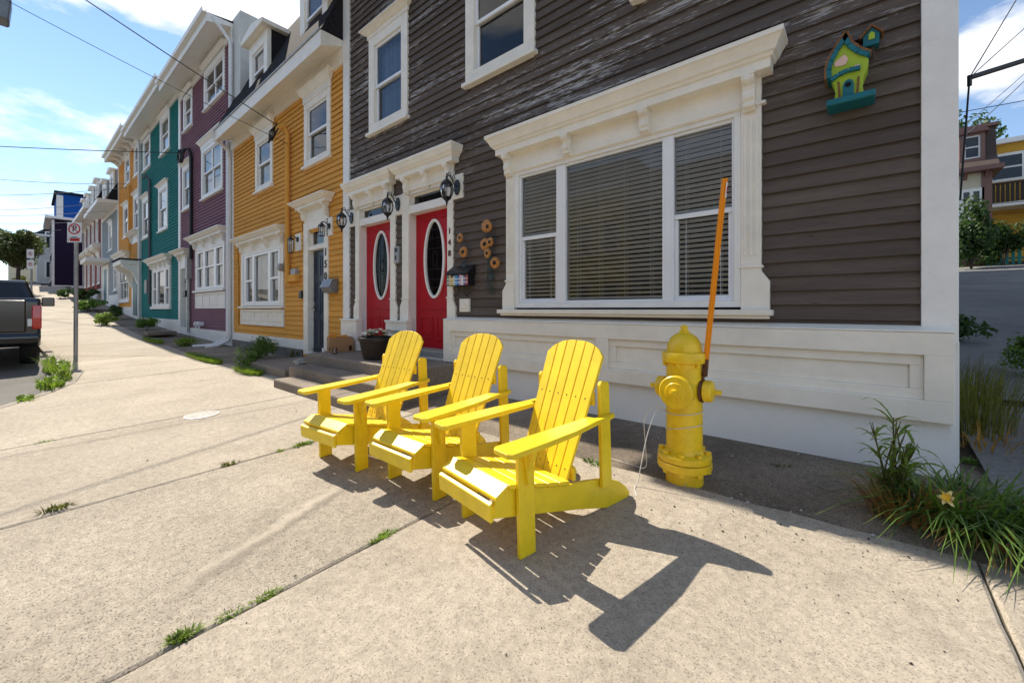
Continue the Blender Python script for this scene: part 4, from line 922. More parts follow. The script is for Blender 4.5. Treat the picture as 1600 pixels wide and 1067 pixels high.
# ------------------------------------------------------------------ yellow chairs
def build_chair():
    c = empty('adirondack_chair')
    P_ = 'yellow_paint'
    # side stringers
    sp = [(-.112, .290), (-.122, .218), (.10, .160), (.42, .075), (.66, .002), (.845, .0), (.872, .012), (.868, .03), (.835, .07), (.775, .115), (.70, .150), (.60, .180), (.48, .205), (.36, .222), (.22, .255), (.08, .295), (-.046, .325)]
    for s in (-1, 1):
        x = .205*s; MB().prism(sp, 'x', x-.011, x+.011).build('stringer', P_, c, bevel=.003)
    # apron and seat slats following the stringer curve
    MB().prism([(-.146, .286), (-.128, .294), (-.124, .210), (-.142, .206)], 'x', -.222, .222).build('apron', P_, c, bevel=.003)
    top = [(-.118, .292), (-.046, .330), (-.039, .326), (.08, .298), (.22, .258), (.36, .226), (.44, .212)]
    y = -.118
    def topz(y): return lerp_tab(top, y)
    for k, wd in enumerate((.072, .072, .072, .072, .072, .072)):
        a, b = y, y+wd; za, zb = topz(a), topz(b)
        MB().prism([(a, za), (a, za+.02), (b, zb+.02), (b, zb)], 'x', -.232, .232).build('seat_slat', P_, c, bevel=.004); y = b+.007
    # front legs, rear posts
    for s in (-1, 1):
        x = .235*s; MB().box(x-.012, x+.012, 0, .095, 0, .502).build('leg', P_, c, bevel=.003)
        MB().prism([(.02, .50), (.075, .50), (.055, .33), (.04, .33)], 'x', x+.012*s, x+.014*s+.045*s*0+.022*s).prism([(x+.012*s, .50), (x+.085*s, .50), (x+.012*s, .35)], 'y', .035, .057).build('arm_brace', P_, c, bevel=.002)
        x = .232*s
        MB().prism([(.585, .70), (.598, .72), (.655, .71), (.662, .69), (.672, .14), (.590, .14)], 'x', x-.012, x+.012).build('rear_post', P_, c, bevel=.003)
    # arms: shaped boards
    arm = [(.20, -.095), (.22, -.115), (.31, -.115), (.338, -.095), (.335, .10), (.325, .30), (.295, .50), (.292, .60), (.275, .665), (.250, .67), (.250, .53), (.205, .515), (.205, .30), (.20, .1)]
    for s in (-1, 1):
        mb = MB(); n = len(arm); zt = lambda yy: .502+.014*max(0, yy)/.6
        pl = [(x*s, yy) for x, yy in arm]
        if s < 0: pl = pl[::-1]
        mb.add([(x, yy, zt(yy)) for x, yy in pl]+[(x, yy, zt(yy)+.024) for x, yy in pl], [tuple(range(n))[::-1], tuple(range(n, 2*n))]+[(i, (i+1) % n, n+(i+1) % n, n+i) for i in range(n)])
        mb.build('arm', P_, c, bevel=.004)
    # reclined back of six tapered slats under an arched top
    b0 = Vector((0, .378, .20)); up = Vector((0, .315, .715)).normalized(); nrm = Vector((0, -up.z, up.y)); H = .782
    ns = 6
    for k in range(ns):
        f0, f1 = -1+2*k/ns, -1+2*(k+1)/ns
        def arch(f): return H-.082*abs(f)**2.9-.002*abs(f)
        gap = .0022; wb, wt = .182, .218
        pts = [(f0*wb+gap, 0), (f1*wb-gap, 0), (f1*wt-gap, arch(f1)), ((f0+f1)/2*wt, arch((f0+f1)/2)+.001), (f0*wt+gap, arch(f0))]
        mb = MB(); n = len(pts)
        mb.add([b0+Vector((x, 0, 0))+up*h for x, h in pts]+[b0+Vector((x, 0, 0))+up*h+nrm*.018 for x, h in pts], [tuple(range(n))[::-1], tuple(range(n, 2*n))]+[(i, (i+1) % n, n+(i+1) % n, n+i) for i in range(n)])
        mb.build('back_slat', P_, c, bevel=.003)
    me = None
    for h in (.075, .455):
        for k in range(ns):
            f = -1+2*(k+.5)/ns; w_ = .182+(.218-.182)*h/H; p = b0+Vector((f*w_, 0, 0))+up*h+nrm*.0185
            T = Matrix.Translation(p) @ nrm.to_track_quat('Z', 'Y').to_matrix().to_4x4()
            MB().lathe([(.0045, -.001), (.0045, .0008), (.002, .001)], 8, T).build('screw', 'rust', c)
    rot = Matrix.Translation(b0) @ Matrix(((1, 0, 0, 0), (0, up.y, -up.z*-1, 0), (0, up.z, up.y*-1, 0), (0, 0, 0, 1)))
    for h, w in ((.06, .2), (.46, .206)):
        q = b0+up*h
        MB().box(-w, w, q.y+.004, q.y+.026, q.z-.035, q.z+.035).build('back_rail', P_, c, bevel=.003)
    return c
def copy_tree(o, parent=None):
    n = o.copy(); COL.objects.link(n); n.parent = parent
    for ch in list(o.children): copy_tree(ch, n)
    return n
ch0 = build_chair()
def place_chair(o, nx, ny, th, label):
    t = math.radians(th); x = nx-.247*math.cos(t); y = ny-.247*math.sin(t)
    o.location = (x, y, gz(x, y)+.002); o.rotation_euler = (math.atan(.03), 0, t); tag(o, label, 'chair', 'yellow chairs on the sidewalk')
c2 = copy_tree(ch0); c3 = copy_tree(ch0)
place_chair(ch0, -1.158, -2.274, -10.5, 'yellow wooden slatted chair nearest the fire hydrant')
place_chair(c2, -1.893, -2.167, -1.0, 'middle one of the three yellow wooden slatted chairs')
place_chair(c3, -2.647, -2.236, 4.0, 'yellow wooden slatted chair nearest the concrete steps')

# ------------------------------------------------------------------ fire hydrant
hx, hy = -.85, -1.0; hz = gz(hx, hy)-.02
hy_ = empty('fire_hydrant', 'yellow fire hydrant with orange marker rod in front of the panelled base', 'hydrant', loc=(hx, hy, hz))
HM = 'hydrant_yellow'
MB().lathe([(.112, -.05), (.112, .10), (.108, .105)], 28).build('foot', HM, hy_, smooth=True)
fl = MB().lathe([(.10, .10), (.158, .105), (.162, .115), (.162, .148), (.158, .152), (.10, .152)], 32)
fl2 = MB().lathe([(.10, .156), (.158, .158), (.16, .163), (.16, .192), (.15, .20), (.118, .206), (.11, .23)], 32)
fl.build('flange', HM, hy_, smooth=True); fl2.build('flange', HM, hy_, smooth=True)
for k in range(8):
    a = 2*PI*k/8+.2; T = Matrix.Translation((.137*math.cos(a), .137*math.sin(a), .085)) @ Matrix.Rotation(a, 4, 'Z')
    MB().lathe([(.019, 0), (.019, .022), (.012, .024), (.012, .115), (.019, .117), (.019, .135)], 6, T).build('bolt', HM, hy_)
MB().lathe([(.108, .20), (.108, .775), (.112, .78)], 32).build('barrel', HM, hy_, smooth=True)
MB().lathe([(.112, .765), (.131, .772), (.134, .78), (.134, .825), (.130, .832), (.108, .836)], 32).build('bonnet_flange', HM, hy_, smooth=True)
MB().lathe([(.106, .83), (.106, .855), (.098, .89), (.080, .925), (.050, .948), (.034, .954)], 32).build('bonnet', HM, hy_, smooth=True)
MB().lathe([(.034, .952), (.034, .964), (.022, .970), (.021, .998), (.014, 1.004)], 5).build('operating_nut', HM, hy_)
for k in range(6):
    a = 2*PI*k/6+.5; MB().lathe([(.013, .745), (.013, .772)], 6, Matrix.Translation((.118*math.cos(a), .118*math.sin(a), 0))).build('bolt', HM, hy_)
F_ = Matrix.Translation((0, 0, .60)) @ Matrix.Rotation(PI/2, 4, 'X')
nzl = MB().lathe([(.10, .05), (.085, .10), (.083, .128)], 28, F_).build('pumper_nozzle', HM, hy_, smooth=True)
MB().lathe([(.092, .125), (.101, .130), (.101, .165), (.094, .173), (.060, .176), (.056, .181), (.03, .183), (.022, .184), (.020, .21), (.014, .212)], 28, F_).build('cap', HM, nzl, smooth=True)
for s in (-1, 1):
    S_ = Matrix.Translation((0, 0, .60)) @ Matrix.Rotation(s*PI/2, 4, 'Y')
    nn = MB().lathe([(.075, .06), (.058, .10), (.056, .118)], 24, S_).build('hose_nozzle', HM, hy_, smooth=True)
    MB().lathe([(.058, .118), (.066, .122), (.066, .158), (.060, .168), (.028, .178), (.016, .18), (.015, .215), (.010, .218)], 24, S_).build('cap', HM, nn, smooth=True)
    if s > 0: MB().lathe([(.060, .1), (.072, .1), (.072, .116), (.060, .116)], 24, S_).build('rod_clamp', 'rust', hy_)
rb = MB().tube([(.112, -.01, .60+.07), (.122, -.01, .70), (.124, -.01, .72)], .008, 8)
for k in range(9): rb.lathe([(.013, 0), (.018, .004), (.018, .009), (.013, .013)], 10, Matrix.Translation((.124+.001*k, -.01, .69+.012*k)))
rb.build('rod_spring', 'rust', hy_)
r0, r1 = Vector((.133, -.012, .79)), Vector((.238, -.012, 1.885))
R_ = (r1-r0).to_track_quat('Z', 'Y').to_matrix().to_4x4(); Lr = (r1-r0).length
rod = MB().prism([(-.016, -.004), (.016, -.004), (.016, .004), (-.016, .004)], 'z', 0, Lr, Matrix.Translation(r0) @ R_ @ Matrix.Rotation(PI*.5, 4, 'Z')).prism([(-.004, -.012), (.004, -.012), (.004, .012), (-.004, .012)], 'z', 0, Lr-.01, Matrix.Translation(r0) @ R_ @ Matrix.Rotation(PI*.5, 4, 'Z'))
rodo = rod.build('marker_rod', 'rod_orange', hy_)
q0 = r0+(r1-r0)*.935; T = Matrix.Translation(q0) @ R_
MB().box(-.009, .009, -.0175, -.0135, -.045, .045, T).build('reflective_label', 'sign_white', rodo)
MB().box(-.006, .006, -.019, -.0172, -.02, .022, T).build('label_print', 'sign_red', rodo)
lettering('cast_letter', 'C', .06, HM, hy_, (-.02, -.107, .345), thick=.004)
# loose white string tied round the barrel
ring_ = [(hx+.112*math.cos(a), hy+.112*math.sin(a), hz+.46+.012*math.sin(a+1)) for a in [2*PI*k/24 for k in range(25)]]
ring2 = [(hx+.112*math.cos(a), hy+.112*math.sin(a), hz+.36+.03*math.cos(a+.3)) for a in [PI+2*PI*k/28 for k in range(22)]]
sw = MB().tube(ring_, .0028, 5).tube(ring2, .0028, 5)
sw.tube(smooth_path([(hx-.10, hy-.05, hz+.46), (hx-.15, hy-.12, hz+.49), (hx-.22, hy-.1, hz+.38), (hx-.22, hy-.08, hz+.2), (hx-.23, hy-.06, hz+.06), (hx-.36, hy-.0, hz+.03), (hx-.6, hy+.02, hz+.03)]), .0025, 5)
sw.tube(smooth_path([(hx-.10, hy-.05, hz+.45), (hx-.13, hy-.13, hz+.46), (hx-.165, hy-.2, hz+.3), (hx-.19, hy-.27, hz+.05), (hx-.2, hy-.3, hz+.02), (hx-.15, hy-.42, hz+.005), (hx-.28, hy-.48, hz+.005)]), .0028, 5)
tag(sw.build('string', 'wire_white', None, smooth=True), 'loose white string tied around the hydrant barrel', 'string')

# ------------------------------------------------------------------ things on the landing
pt = empty('planter', 'dark brown half-barrel planter with white flowers on the landing', 'planter', loc=(-5.22, -.50, .497))
MB().lathe([(.185, 0), (.19, .01), (.245, .27), (.25, .275)], 32).build('tub', 'tub_brown', pt, smooth=True)
MB().lathe([(.246, .262), (.262, .265), (.264, .305), (.258, .31), (.235, .308), (.232, .26), (.02, .255)], 32).build('rim', 'tub_rim', pt, smooth=True)
fb = MB(); lf = MB(); fy = MB()
for k in range(46):
    a, r_ = rnd.uniform(0, 6.28), .19*math.sqrt(rnd.random()); p = Vector((r_*math.cos(a), r_*math.sin(a), .30+rnd.uniform(0, .075)))
    if k < 24:
        rr = rnd.uniform(.024, .038); T = Matrix.Translation(p+Vector((0, 0, .03))) @ Matrix.Rotation(rnd.uniform(-.7, .7), 4, 'X') @ Matrix.Rotation(rnd.uniform(-.7, .7), 4, 'Y')
        for j in range(5):
            b = 2*PI*j/5; fb.add([T @ Vector((0, 0, 0)), T @ Vector((rr*math.cos(b-.55), rr*math.sin(b-.55), .006)), T @ Vector((rr*1.3*math.cos(b), rr*1.3*math.sin(b), .01)), T @ Vector((rr*math.cos(b+.55), rr*math.sin(b+.55), .006))], [(0, 1, 2, 3)])
        fy.ball(T @ Vector((0, 0, .006)), .005, 6, 4)
    for j in range(4):
        b = rnd.uniform(0, 6.28); l = rnd.uniform(.03, .055); d = Vector((math.cos(b), math.sin(b), rnd.uniform(-.1, .6)))*l; s_ = Vector((-math.sin(b), math.cos(b), 0))*l*.3
        lf.add([p, p+d*.5+s_, p+d, p+d*.5-s_], [(0, 1, 2, 3)])
fb.build('flowers', 'petal_white', pt, kind='stuff'); fy.build('flower_centres', 'petal_yellow', pt, kind='stuff'); lf.build('leaves', 'leaf_dark', pt, kind='stuff')
bx = empty('cardboard_box', 'open brown cardboard box with handle holes in front of the left red door post', 'box', loc=(-6.63, -.33, .497), rz=math.radians(-16))
w, l, h = .125, .185, .235
cb = MB().box(-w, w, -l, l, 0, .006).box(-w, -w+.006, -l, l, .006, h).box(w-.006, w, -l, l*.62, .006, h).box(w-.006, w, l*.62, l, .10, h).box(w-.006, w, l*.92, l, .006, .10).box(-w+.006, w-.006, -l, -l+.006, .006, h).box(-w+.006, w-.006, l-.006, l, .006, h)
cb.build('carton', 'cardboard', bx)
MB().box(-w+.008, w*.2, -l*.6, -l*.05, .1, h+.07, Matrix.Rotation(.2, 4, 'X')).box(-w*.5, w*.6, l*.1, l*.6, .1, h+.03, Matrix.Rotation(-.15, 4, 'Y')).build('contents', 'box_orange', bx, bevel=.006)
MB().box(w*.72, w+.001, -l-.001, -l+.003, .03, .09).build('handle_hole', 'dark_hole', bx)
jr = empty('glass_jar', 'small clear glass jar standing beside the cardboard box', 'jar', loc=(-6.27, -.60, .497))
MB().lathe([(.03, 0), (.037, .006), (.038, .075), (.03, .088), (.03, .10), (.027, .10), (.027, .088), (.034, .074), (.033, .008), (.01, .006)], 20).build('jar_wall', 'lamp_glass', jr, smooth=True)
MB().lathe([(.005, .008), (.031, .009), (.032, .045), (.005, .046)], 16).build('sand', 'cardboard', jr, smooth=True)
tag(MB().lathe([(.022, 0), (.026, .004), (.026, .055), (.02, .06)], 14, Matrix.Translation((-6.73, -.56, .497))).build('white_can', 'sign_white', None, smooth=True), 'small white can at the left corner of the cardboard box', 'can')
rg = MB()
for k in range(9): rg.ball((rnd.uniform(-.08, .08), rnd.uniform(-.06, .06), rnd.uniform(.02, .06)), (rnd.uniform(.03, .06), rnd.uniform(.03, .05), rnd.uniform(.02, .035)), 9, 6)
o = rg.build('rag', 'rag', None, smooth=True); o.location = (-6.62, -.98, .345); tag(o, 'crumpled grey and white rag at the left end of the upper step', 'rag')
dm = o.modifiers.new('d', 'DISPLACE'); tx = bpy.data.textures.new('rg', 'CLOUDS'); tx.noise_scale = .05; dm.texture = tx; dm.strength = .05

# ------------------------------------------------------------------ wall lanterns
def build_lantern():
    L = empty('wall_lantern')
    MB().prism([(.062*math.cos(2*PI*k/8+PI/8)*.85, .098*math.sin(2*PI*k/8+PI/8)) for k in range(8)], 'y', -.022, 0).build('back_plate', 'black_metal', L, bevel=.006)
    a = MB()
    a.tube(smooth_path([(0, -.01, .0), (0, -.06, .03), (0, -.11, .10), (0, -.155, .105), (0, -.17, .07), (0, -.17, .045)]), .007, 8)
    a.tube(smooth_path([(0, -.05, .055), (0, -.08, .10), (0, -.06, .125), (0, -.04, .10), (0, -.055, .085)]), .005, 6)
    a.tube(smooth_path([(0, -.10, .10), (0, -.12, .14), (0, -.15, .13), (0, -.14, .105)]), .005, 6)
    a.build('scroll_arm', 'black_metal', L, smooth=True)
    T = Matrix.Translation((0, -.17, 0))
    MB().lathe([(.004, .13), (.010, .12), (.004, .105), (.014, .085), (.012, .06), (.028, .05), (.045, .035), (.066, .012), (.074, -.005), (.072, -.015), (.05, -.015)], 16, T).build('cap', 'black_metal', L, smooth=True)
    MB().lathe([(.06, -.015), (.071, -.05), (.073, -.08), (.062, -.125), (.045, -.155)], 16, T, cap=False).build('glass', 'lamp_glass', L, smooth=True)
    cg = MB()
    for k in range(8):
        b = 2*PI*k/8; c, s = math.cos(b), math.sin(b)
        cg.tube([(r_*c, -.17+r_*s, z_) for r_, z_ in ((.064, -.012), (.075, -.05), (.077, -.08), (.066, -.125), (.047, -.158))], .0045, 5)
    cg.build('cage', 'black_metal', L)
    MB().lathe([(.052, -.150), (.055, -.16), (.045, -.17), (.03, -.185), (.014, -.20), (.016, -.212), (.008, -.225), (.012, -.235), (.003, -.25)], 16, T).build('finial', 'black_metal', L, smooth=True)
    MB().lathe([(.012, -.145), (.012, -.09), (.02, -.07), (.018, -.045), (.004, -.03)], 12, T).build('bulb', 'sign_white', L, smooth=True)
    return L
l0 = build_lantern(); l1 = copy_tree(l0); l2 = copy_tree(l0)
for o, x, z, lab in ((l0, -4.035, 2.80, 'black scrolled wall lantern right of the right red door'), (l1, -5.375, 2.80, 'black scrolled wall lantern between the two red doors'), (l2, -6.765, 2.79, 'black scrolled wall lantern left of the left red door')):
    o.location = (x, -.048, z); o.scale = (1.10, 1.10, 1.10); tag(o, lab, 'wall lantern', 'black wall lanterns of the dark house')
def coach_lamp(loc, lab, long=False):
    L = empty('coach_lamp', lab, 'wall lantern', 'coach lamps of the orange house', loc=loc)
    MB().lathe([(.055, 0), (.055, .018), (.03, .025)], 14, Matrix.Rotation(PI/2, 4, 'X')).build('back_plate', 'black_metal', L, smooth=True)
    MB().tube(smooth_path([(0, -.01, 0), (0, -.08, .06), (0, -.14, .05), (0, -.14, .0)]), .009, 8).build('arm', 'black_metal', L, smooth=True)
    T = Matrix.Translation((0, -.14, 0)); h = .26 if long else .17
    MB().lathe([(.008, .05), (.02, .035), (.05, .0), (.075, -.03), (.06, -.035)], 8, T).build('cap', 'black_metal', L)
    MB().lathe([(.058, -.03), (.05, -.03-h)], 8, T, cap=False).build('glass', 'lamp_glass', L)
    cg = MB()
    for k in range(8): b = 2*PI*k/8; cg.tube([(.06*math.cos(b), -.14+.06*math.sin(b), -.03), (.052*math.cos(b), -.14+.052*math.sin(b), -.03-h)], .005, 5)
    cg.lathe([(.054, -.03-h), (.056, -.04-h), (.02, -.05-h)], 8, T); cg.build('cage', 'black_metal', L)
    MB().lathe([(.015, -.12), (.018, -.08), (.006, -.04)], 10, T).build('bulb', 'sign_white', L, smooth=True)
coach_lamp((-7.60, -.05, 2.76), 'small black coach lamp right of the navy door'); coach_lamp((-8.99, -.05, 2.66), 'long black coach lamp left of the navy door', True)
# ------------------------------------------------------------------ letter boxes
mb_ = empty('mailbox', 'black-roofed mailbox painted with a row of little coloured houses', 'mailbox', loc=(-3.93, -.03, 1.5))
MB().box(-.20, .20, -.12, 0, 0, .155).prism([(0, .27), (-.14, .165), (-.14, .15), (0, .15)], 'x', -.215, .215).build('case', 'black_metal', mb_, bevel=.003)
cols = [(.10, .28, .2), (.6, .4, .2), (.62, .42, .03), (.5, .5, .45), (.05, .3, .55), (.03, .15, .4), (.6, .3, .4), (.7, .7, .65), (.15, .13, .3), (.4, .05, .05)]
for k in range(10):
    paint('print%d' % k, cols[k], .5, .1, 40, 0, 0)
    hs = MB().box(-.198+k*.0396, -.161+k*.0396, -.1235, -.12, .004, .11+.03*rnd.random()).build('painted_house', 'print%d' % k, mb_)
    wd = MB()
    for zz in (.03, .075):
        for q in (.008, .024): wd.box(-.198+k*.0396+q, -.198+k*.0396+q+.008, -.1250, -.1235, zz, zz+.022)
    wd.build('painted_windows', 'sign_white', hs)
for x in (-.1, .12): MB().tube(smooth_path([(x, -.02, 0), (x, -.02, -.08), (x, -.05, -.13), (x, -.08, -.12), (x, -.085, -.09)]), .006, 6).build('paper_hook', 'black_metal', mb_, smooth=True)
mb2 = empty('mailbox', 'grey metal mailbox with sloped lid below the number 150', 'mailbox', loc=(-7.47, -.03, 1.5))
MB().prism([(0, 0), (-.10, 0), (-.16, .10), (-.10, .24), (0, .24)], 'x', -.18, .18).build('case', 'grey_metal', mb2, bevel=.006)
MB().prism([(-.105, .235), (-.165, .10), (-.175, .10), (-.11, .25), (0, .25), (0, .24)], 'x', -.19, .19).build('lid', 'grey_metal', mb2)
# ------------------------------------------------------------------ metal sunflowers on the wall
sf = empty('sunflower_ornament', 'copper metal sunflower wall ornament left of the wide window', 'wall ornament', loc=(-3.6, -.03, 1.4))
stem = MB(); flw = [(-3.477, 2.215, .085), (-3.936, 2.12, .065), (-3.86, 1.93, .075), (-3.50, 1.995, .08), (-3.405, 2.01, .06), (-3.435, 1.875, .062), (-3.335, 1.755, .075), (-3.44, 2.20, .07)]
for i, (x, z, r_) in enumerate(flw):
    T = Matrix.Translation((x+3.6, -.05-.012*(i % 3), z-1.4)) @ Matrix.Rotation(PI/2, 4, 'X') @ Matrix.Rotation(rnd.uniform(-.25, .25), 4, 'Y')
    p = MB()
    for k in range(15):
        a = 2*PI*k/15+i; 
        for rr, zz, off in ((1, 0, 0), (.82, .008, .2)):
            b = a+off; q = [(.42, -.16), (.8, -.17), (1.0, 0), (.8, .17), (.42, .16)]
            p.add([T @ Vector((r_*rr*(u*math.cos(b)-v*math.sin(b)), r_*rr*(u*math.sin(b)+v*math.cos(b)), zz+.010*math.sin(u*3))) for u, v in q], [(0, 1, 2, 3, 4)])
    fo = p.build('flower', 'petal_copper', sf)
    MB().lathe([(r_*.46, .004), (r_*.4, .016), (r_*.2, .022), (.002, .02)], 14, T).build('seed_head', 'seed_dark', fo, smooth=True)
    xb = -3.86 if x < -3.7 else -3.46
    MB().tube(smooth_path([(x+3.6, -.03, z-1.4), (x*.55+xb*.45+3.6, -.02, (z-1.4)*.5+.05), (xb+3.6+.02*(i-3), -.02, -.02)]), .004, 5).build('stem', 'verdigris', sf, smooth=True)
    ll = MB(); lx, lz = x*.75+xb*.25+3.6+(.06 if i % 2 else -.05), z-1.4-.16
    ll.add([(lx-.05, -.03, lz+.03), (lx, -.045, lz+.045), (lx+.05, -.03, lz), (lx, -.04, lz-.045)], [(0, 1, 2), (0, 2, 3)]); ll.build('leaf', 'verdigris', sf)
# ------------------------------------------------------------------ birdhouse
bd = empty('birdhouse', 'crooked lime green birdhouse with teal roof edge mounted on the dark siding', 'birdhouse', loc=(-.055, -.03, 2.57))
body = [(-.075, .045), (.078, .045), (.072, .10), (.075, .15), (.10, .22), (.102, .26), (.07, .315), (.02, .37), (-.012, .45), (-.06, .38), (-.092, .31), (-.098, .25), (-.092, .20), (-.072, .14), (-.068, .09)]
MB().prism(body, 'y', -.13, 0).build('body', 'lime_paint', bd, bevel=.004)
def strip2(path, wd, y0_, y1_, name, mat, par):
    mb = MB()
    for a, b in zip(path, path[1:]):
        d = Vector((b[0]-a[0], b[1]-a[1])); n_ = Vector((-d.y, d.x)).normalized()*wd
        mb.prism([(a[0], a[1]), (b[0], b[1]), (b[0]+n_.x, b[1]+n_.y), (a[0]+n_.x, a[1]+n_.y)], 'y', y0_, y1_)
    return mb.build(name, mat, par)
lp = [(-.115, .20), (-.118, .26), (-.105, .32), (-.07, .39), (-.012, .475)]; rp = [(-.012, .475), (.015, .395), (.06, .335), (.11, .295)]
strip2(lp, -.028, -.148, .01, 'roof_edge', 'birdhouse_teal', bd); strip2(rp, -.028, -.148, .01, 'roof_edge', 'birdhouse_teal', bd)
strip2(lp, .012, -.15, .012, 'bark_roof', 'bark_edge', bd); strip2(rp, .012, -.15, .012, 'bark_roof', 'bark_edge', bd)
MB().box(-.115, .135, -.175, .0, -.0, .042).build('ledge', 'birdhouse_teal', bd, bevel=.006)
MB().prism([(-.03, .045), (.028, .045), (.028, .125), (.02, .15), (0, .162), (-.02, .15), (-.03, .125)], 'y', -.138, -.128).build('door', 'birdhouse_teal', bd)
MB().lathe([(.002, 0), (.016, .0), (.016, .004)], 14, Matrix.Translation((-.002, -.138, .125)) @ Matrix.Rotation(PI/2, 4, 'X')).build('entry_hole', 'dark_hole', bd)
strip2([(-.085, .17), (-.05, .195), (0, .205), (.06, .20)], .022, -.16, -.13, 'door_hood', 'birdhouse_teal', bd)
for pp in ([(-.075, .30), (-.02, .335), (.0, .30), (-.015, .265), (-.07, .27)], [(-.085, .20), (-.05, .225), (-.03, .22), (-.05, .195), (-.08, .175)], [(.01, .215), (.03, .24), (.055, .245), (.058, .215)]):
    MB().prism(pp, 'y', -.136, -.128).build('painted_window', 'pink_pane', bd)
for x in (-.045, .045): MB().tube([(x, -.136, .045), (x*1.15, -.136, .16)], .006, 6).build('post', 'bark_edge', bd)
MB().tube(smooth_path([(.10, -.05, .27), (.125, -.06, .30), (.118, -.06, .34), (.125, -.06, .37)]), .014, 8).build('branch', 'bark', bd, smooth=True)
tw = MB().box(.075, .155, -.10, -.02, .36, .42).prism([(.07, .42), (.16, .42), (.118, .475)], 'y', -.10, -.02).build('turret', 'birdhouse_teal', bd)
MB().prism([(.062, .418), (.118, .478), (.118, .492), (.052, .422)], 'y', -.115, -.01).prism([(.168, .418), (.118, .478), (.118, .492), (.178, .422)], 'y', -.115, -.01).build('turret_roof', 'bark_edge', tw)
MB().prism([(.102, .395), (.132, .395), (.132, .43), (.117, .445), (.102, .43)], 'y', -.106, -.099).build('turret_window', 'lime_paint', tw)

# ------------------------------------------------------------------ street things
mh = empty('valve_cover', 'round whitish metal valve cover set in the sidewalk', 'utility cover', loc=(-5.38, -2.5, gz(-5.38, -2.5)+.003)); mh.rotation_euler = (.035, 0, 0)
MB().lathe([(.155, -.02), (.155, .004), (.138, .006), (.138, .0)], 32).build('ring', 'galvanised', mh); MB().lathe([(.135, -.01), (.135, .006), (.12, .009), (.02, .009)], 32).build('lid', 'kerb_pale', mh)
def sign_post(loc, lean, label, plates, h=3.2):
    s = empty('sign_post', label, 'sign', loc=loc); s.rotation_euler = lean
    MB().tube([(0, 0, -.2), (0, 0, h)], .038, 10).build('pole', 'galvanised', s, smooth=True)
    for k, (zc, w, hh, full) in enumerate(plates):
        p = empty('plate', parent=s); p.location = (.0, 0, zc); p.rotation_euler = (0, 0, math.radians(48))
        MB().box(-w/2, w/2, -.050, -.046, -hh/2, hh/2).build('sheet', 'sign_white', p, bevel=.0)
        rp_ = [(.42*w*math.cos(2*PI*j/32), .42*w*math.sin(2*PI*j/32)) for j in range(32)]; zc2 = hh*.17 if full else 0
        rm = MB(); n = 32; r0_, r1_ = (.42*w, .33*w) if full else (.3*w, .23*w)
        for rr in (r0_, r1_): rm.v += [(rr*math.cos(2*PI*j/n), -.0535, zc2+rr*math.sin(2*PI*j/n)) for j in range(n)]
        rm.f += [(j, (j+1) % n, n+(j+1) % n, n+j) for j in range(n)]
        rm.add([(-r0_*.72, -.0545, zc2+r0_*.62), (-r0_*.62, -.0545, zc2+r0_*.72), (r0_*.72, -.0545, zc2-r0_*.62), (r0_*.62, -.0545, zc2-r0_*.72)], [(0, 1, 2, 3)]); rm.f[-1] = tuple(rm.f[-1])
        rm.build('prohibition_ring', 'sign_red', p)
        lettering('letter', 'P', w*.62 if full else w*.42, 'black_metal', p, (0, -.0515, zc2), thick=.0008, off=.003)
        if full:
            MB().box(-.4*w, .4*w, -.052, -.0505, -hh*.30, -hh*.275).box(-.2*w, .2*w, -.052, -.0505, -hh*.25, -hh*.22).box(-.45*w, -.38*w, -.052, -.0505, -hh*.41, -hh*.36).build('arrow', 'black_metal', p)
            MB().box(-.30*w, .36*w, -.052, -.0505, -hh*.44, -hh*.31).build('red_band', 'sign_red', p)
    return s
sign_post((-14.0, -2.99, gz(-14, -2.99)), (-.005, -.02, 0), 'leaning steel post with a no-parking sign on the sidewalk', [(2.92, .30, .47, True)], 3.1)
sign_post((-30, -3.62, gz(-30, -3.62)), (0, 0, 0), 'farther post with two small stacked no-parking signs', [(3.05, .30, .42, False), (2.55, .30, .42, False)], 3.25)
# street lamp hanging over the road at the top left
sp_ = empty('street_lamp', 'grey street lamp head hanging in at the top left', 'street lamp', loc=(-14.6, -6.0, -.1))
MB().tube([(0, 0, 0), (0, 0, 8.3)], [.10, .07], 12).build('pole', 'galvanised', sp_, smooth=True)
MB().tube([(0, 0, 8.0), (.1, .8, 8.35), (.3, 1.7, 8.3)], .035, 8).build('arm', 'galvanised', sp_, smooth=True)
MB().prism([(1.55, 7.55), (2.02, 7.55), (2.06, 8.0), (1.98, 8.28), (1.6, 8.28), (1.5, 8.0)], 'x', .12, .55).build('head', 'grey_metal', sp_, bevel=.03)
# pickup
tk = empty('pickup_truck', 'black pickup truck parked at the kerb, tailgate towards us', 'truck', loc=(-13.45, -4.52, gz(-13.5, -4.3)-.10), rz=PI-.012)
low = [(0, .62), (0, 1.48), (.06, 1.52), (1.72, 1.52), (1.72, 1.42), (3.95, 1.32), (5.3, 1.20), (5.62, 1.05), (5.68, .55), (5.2, .48)]
def archp(cx, r=.46, n=8): return [(cx+r*math.cos(PI*k/n), .48+r*math.sin(PI*k/n)) for k in range(n+1)]
poly = low[:]+archp(4.55)+archp(1.25)+[(.2, .48)]
MB().prism(poly, 'y', -.99, .99).build('body', 'black_paint', tk, bevel=.05, seg=3)
cab = MB(); bz, tz = 1.40, 1.98
vs = [(1.78, -.95, bz), (3.95, -.95, bz-.08), (3.95, .95, bz-.08), (1.78, .95, bz), (1.98, -.76, tz), (3.2, -.76, tz), (3.2, .76, tz), (1.98, .76, tz)]
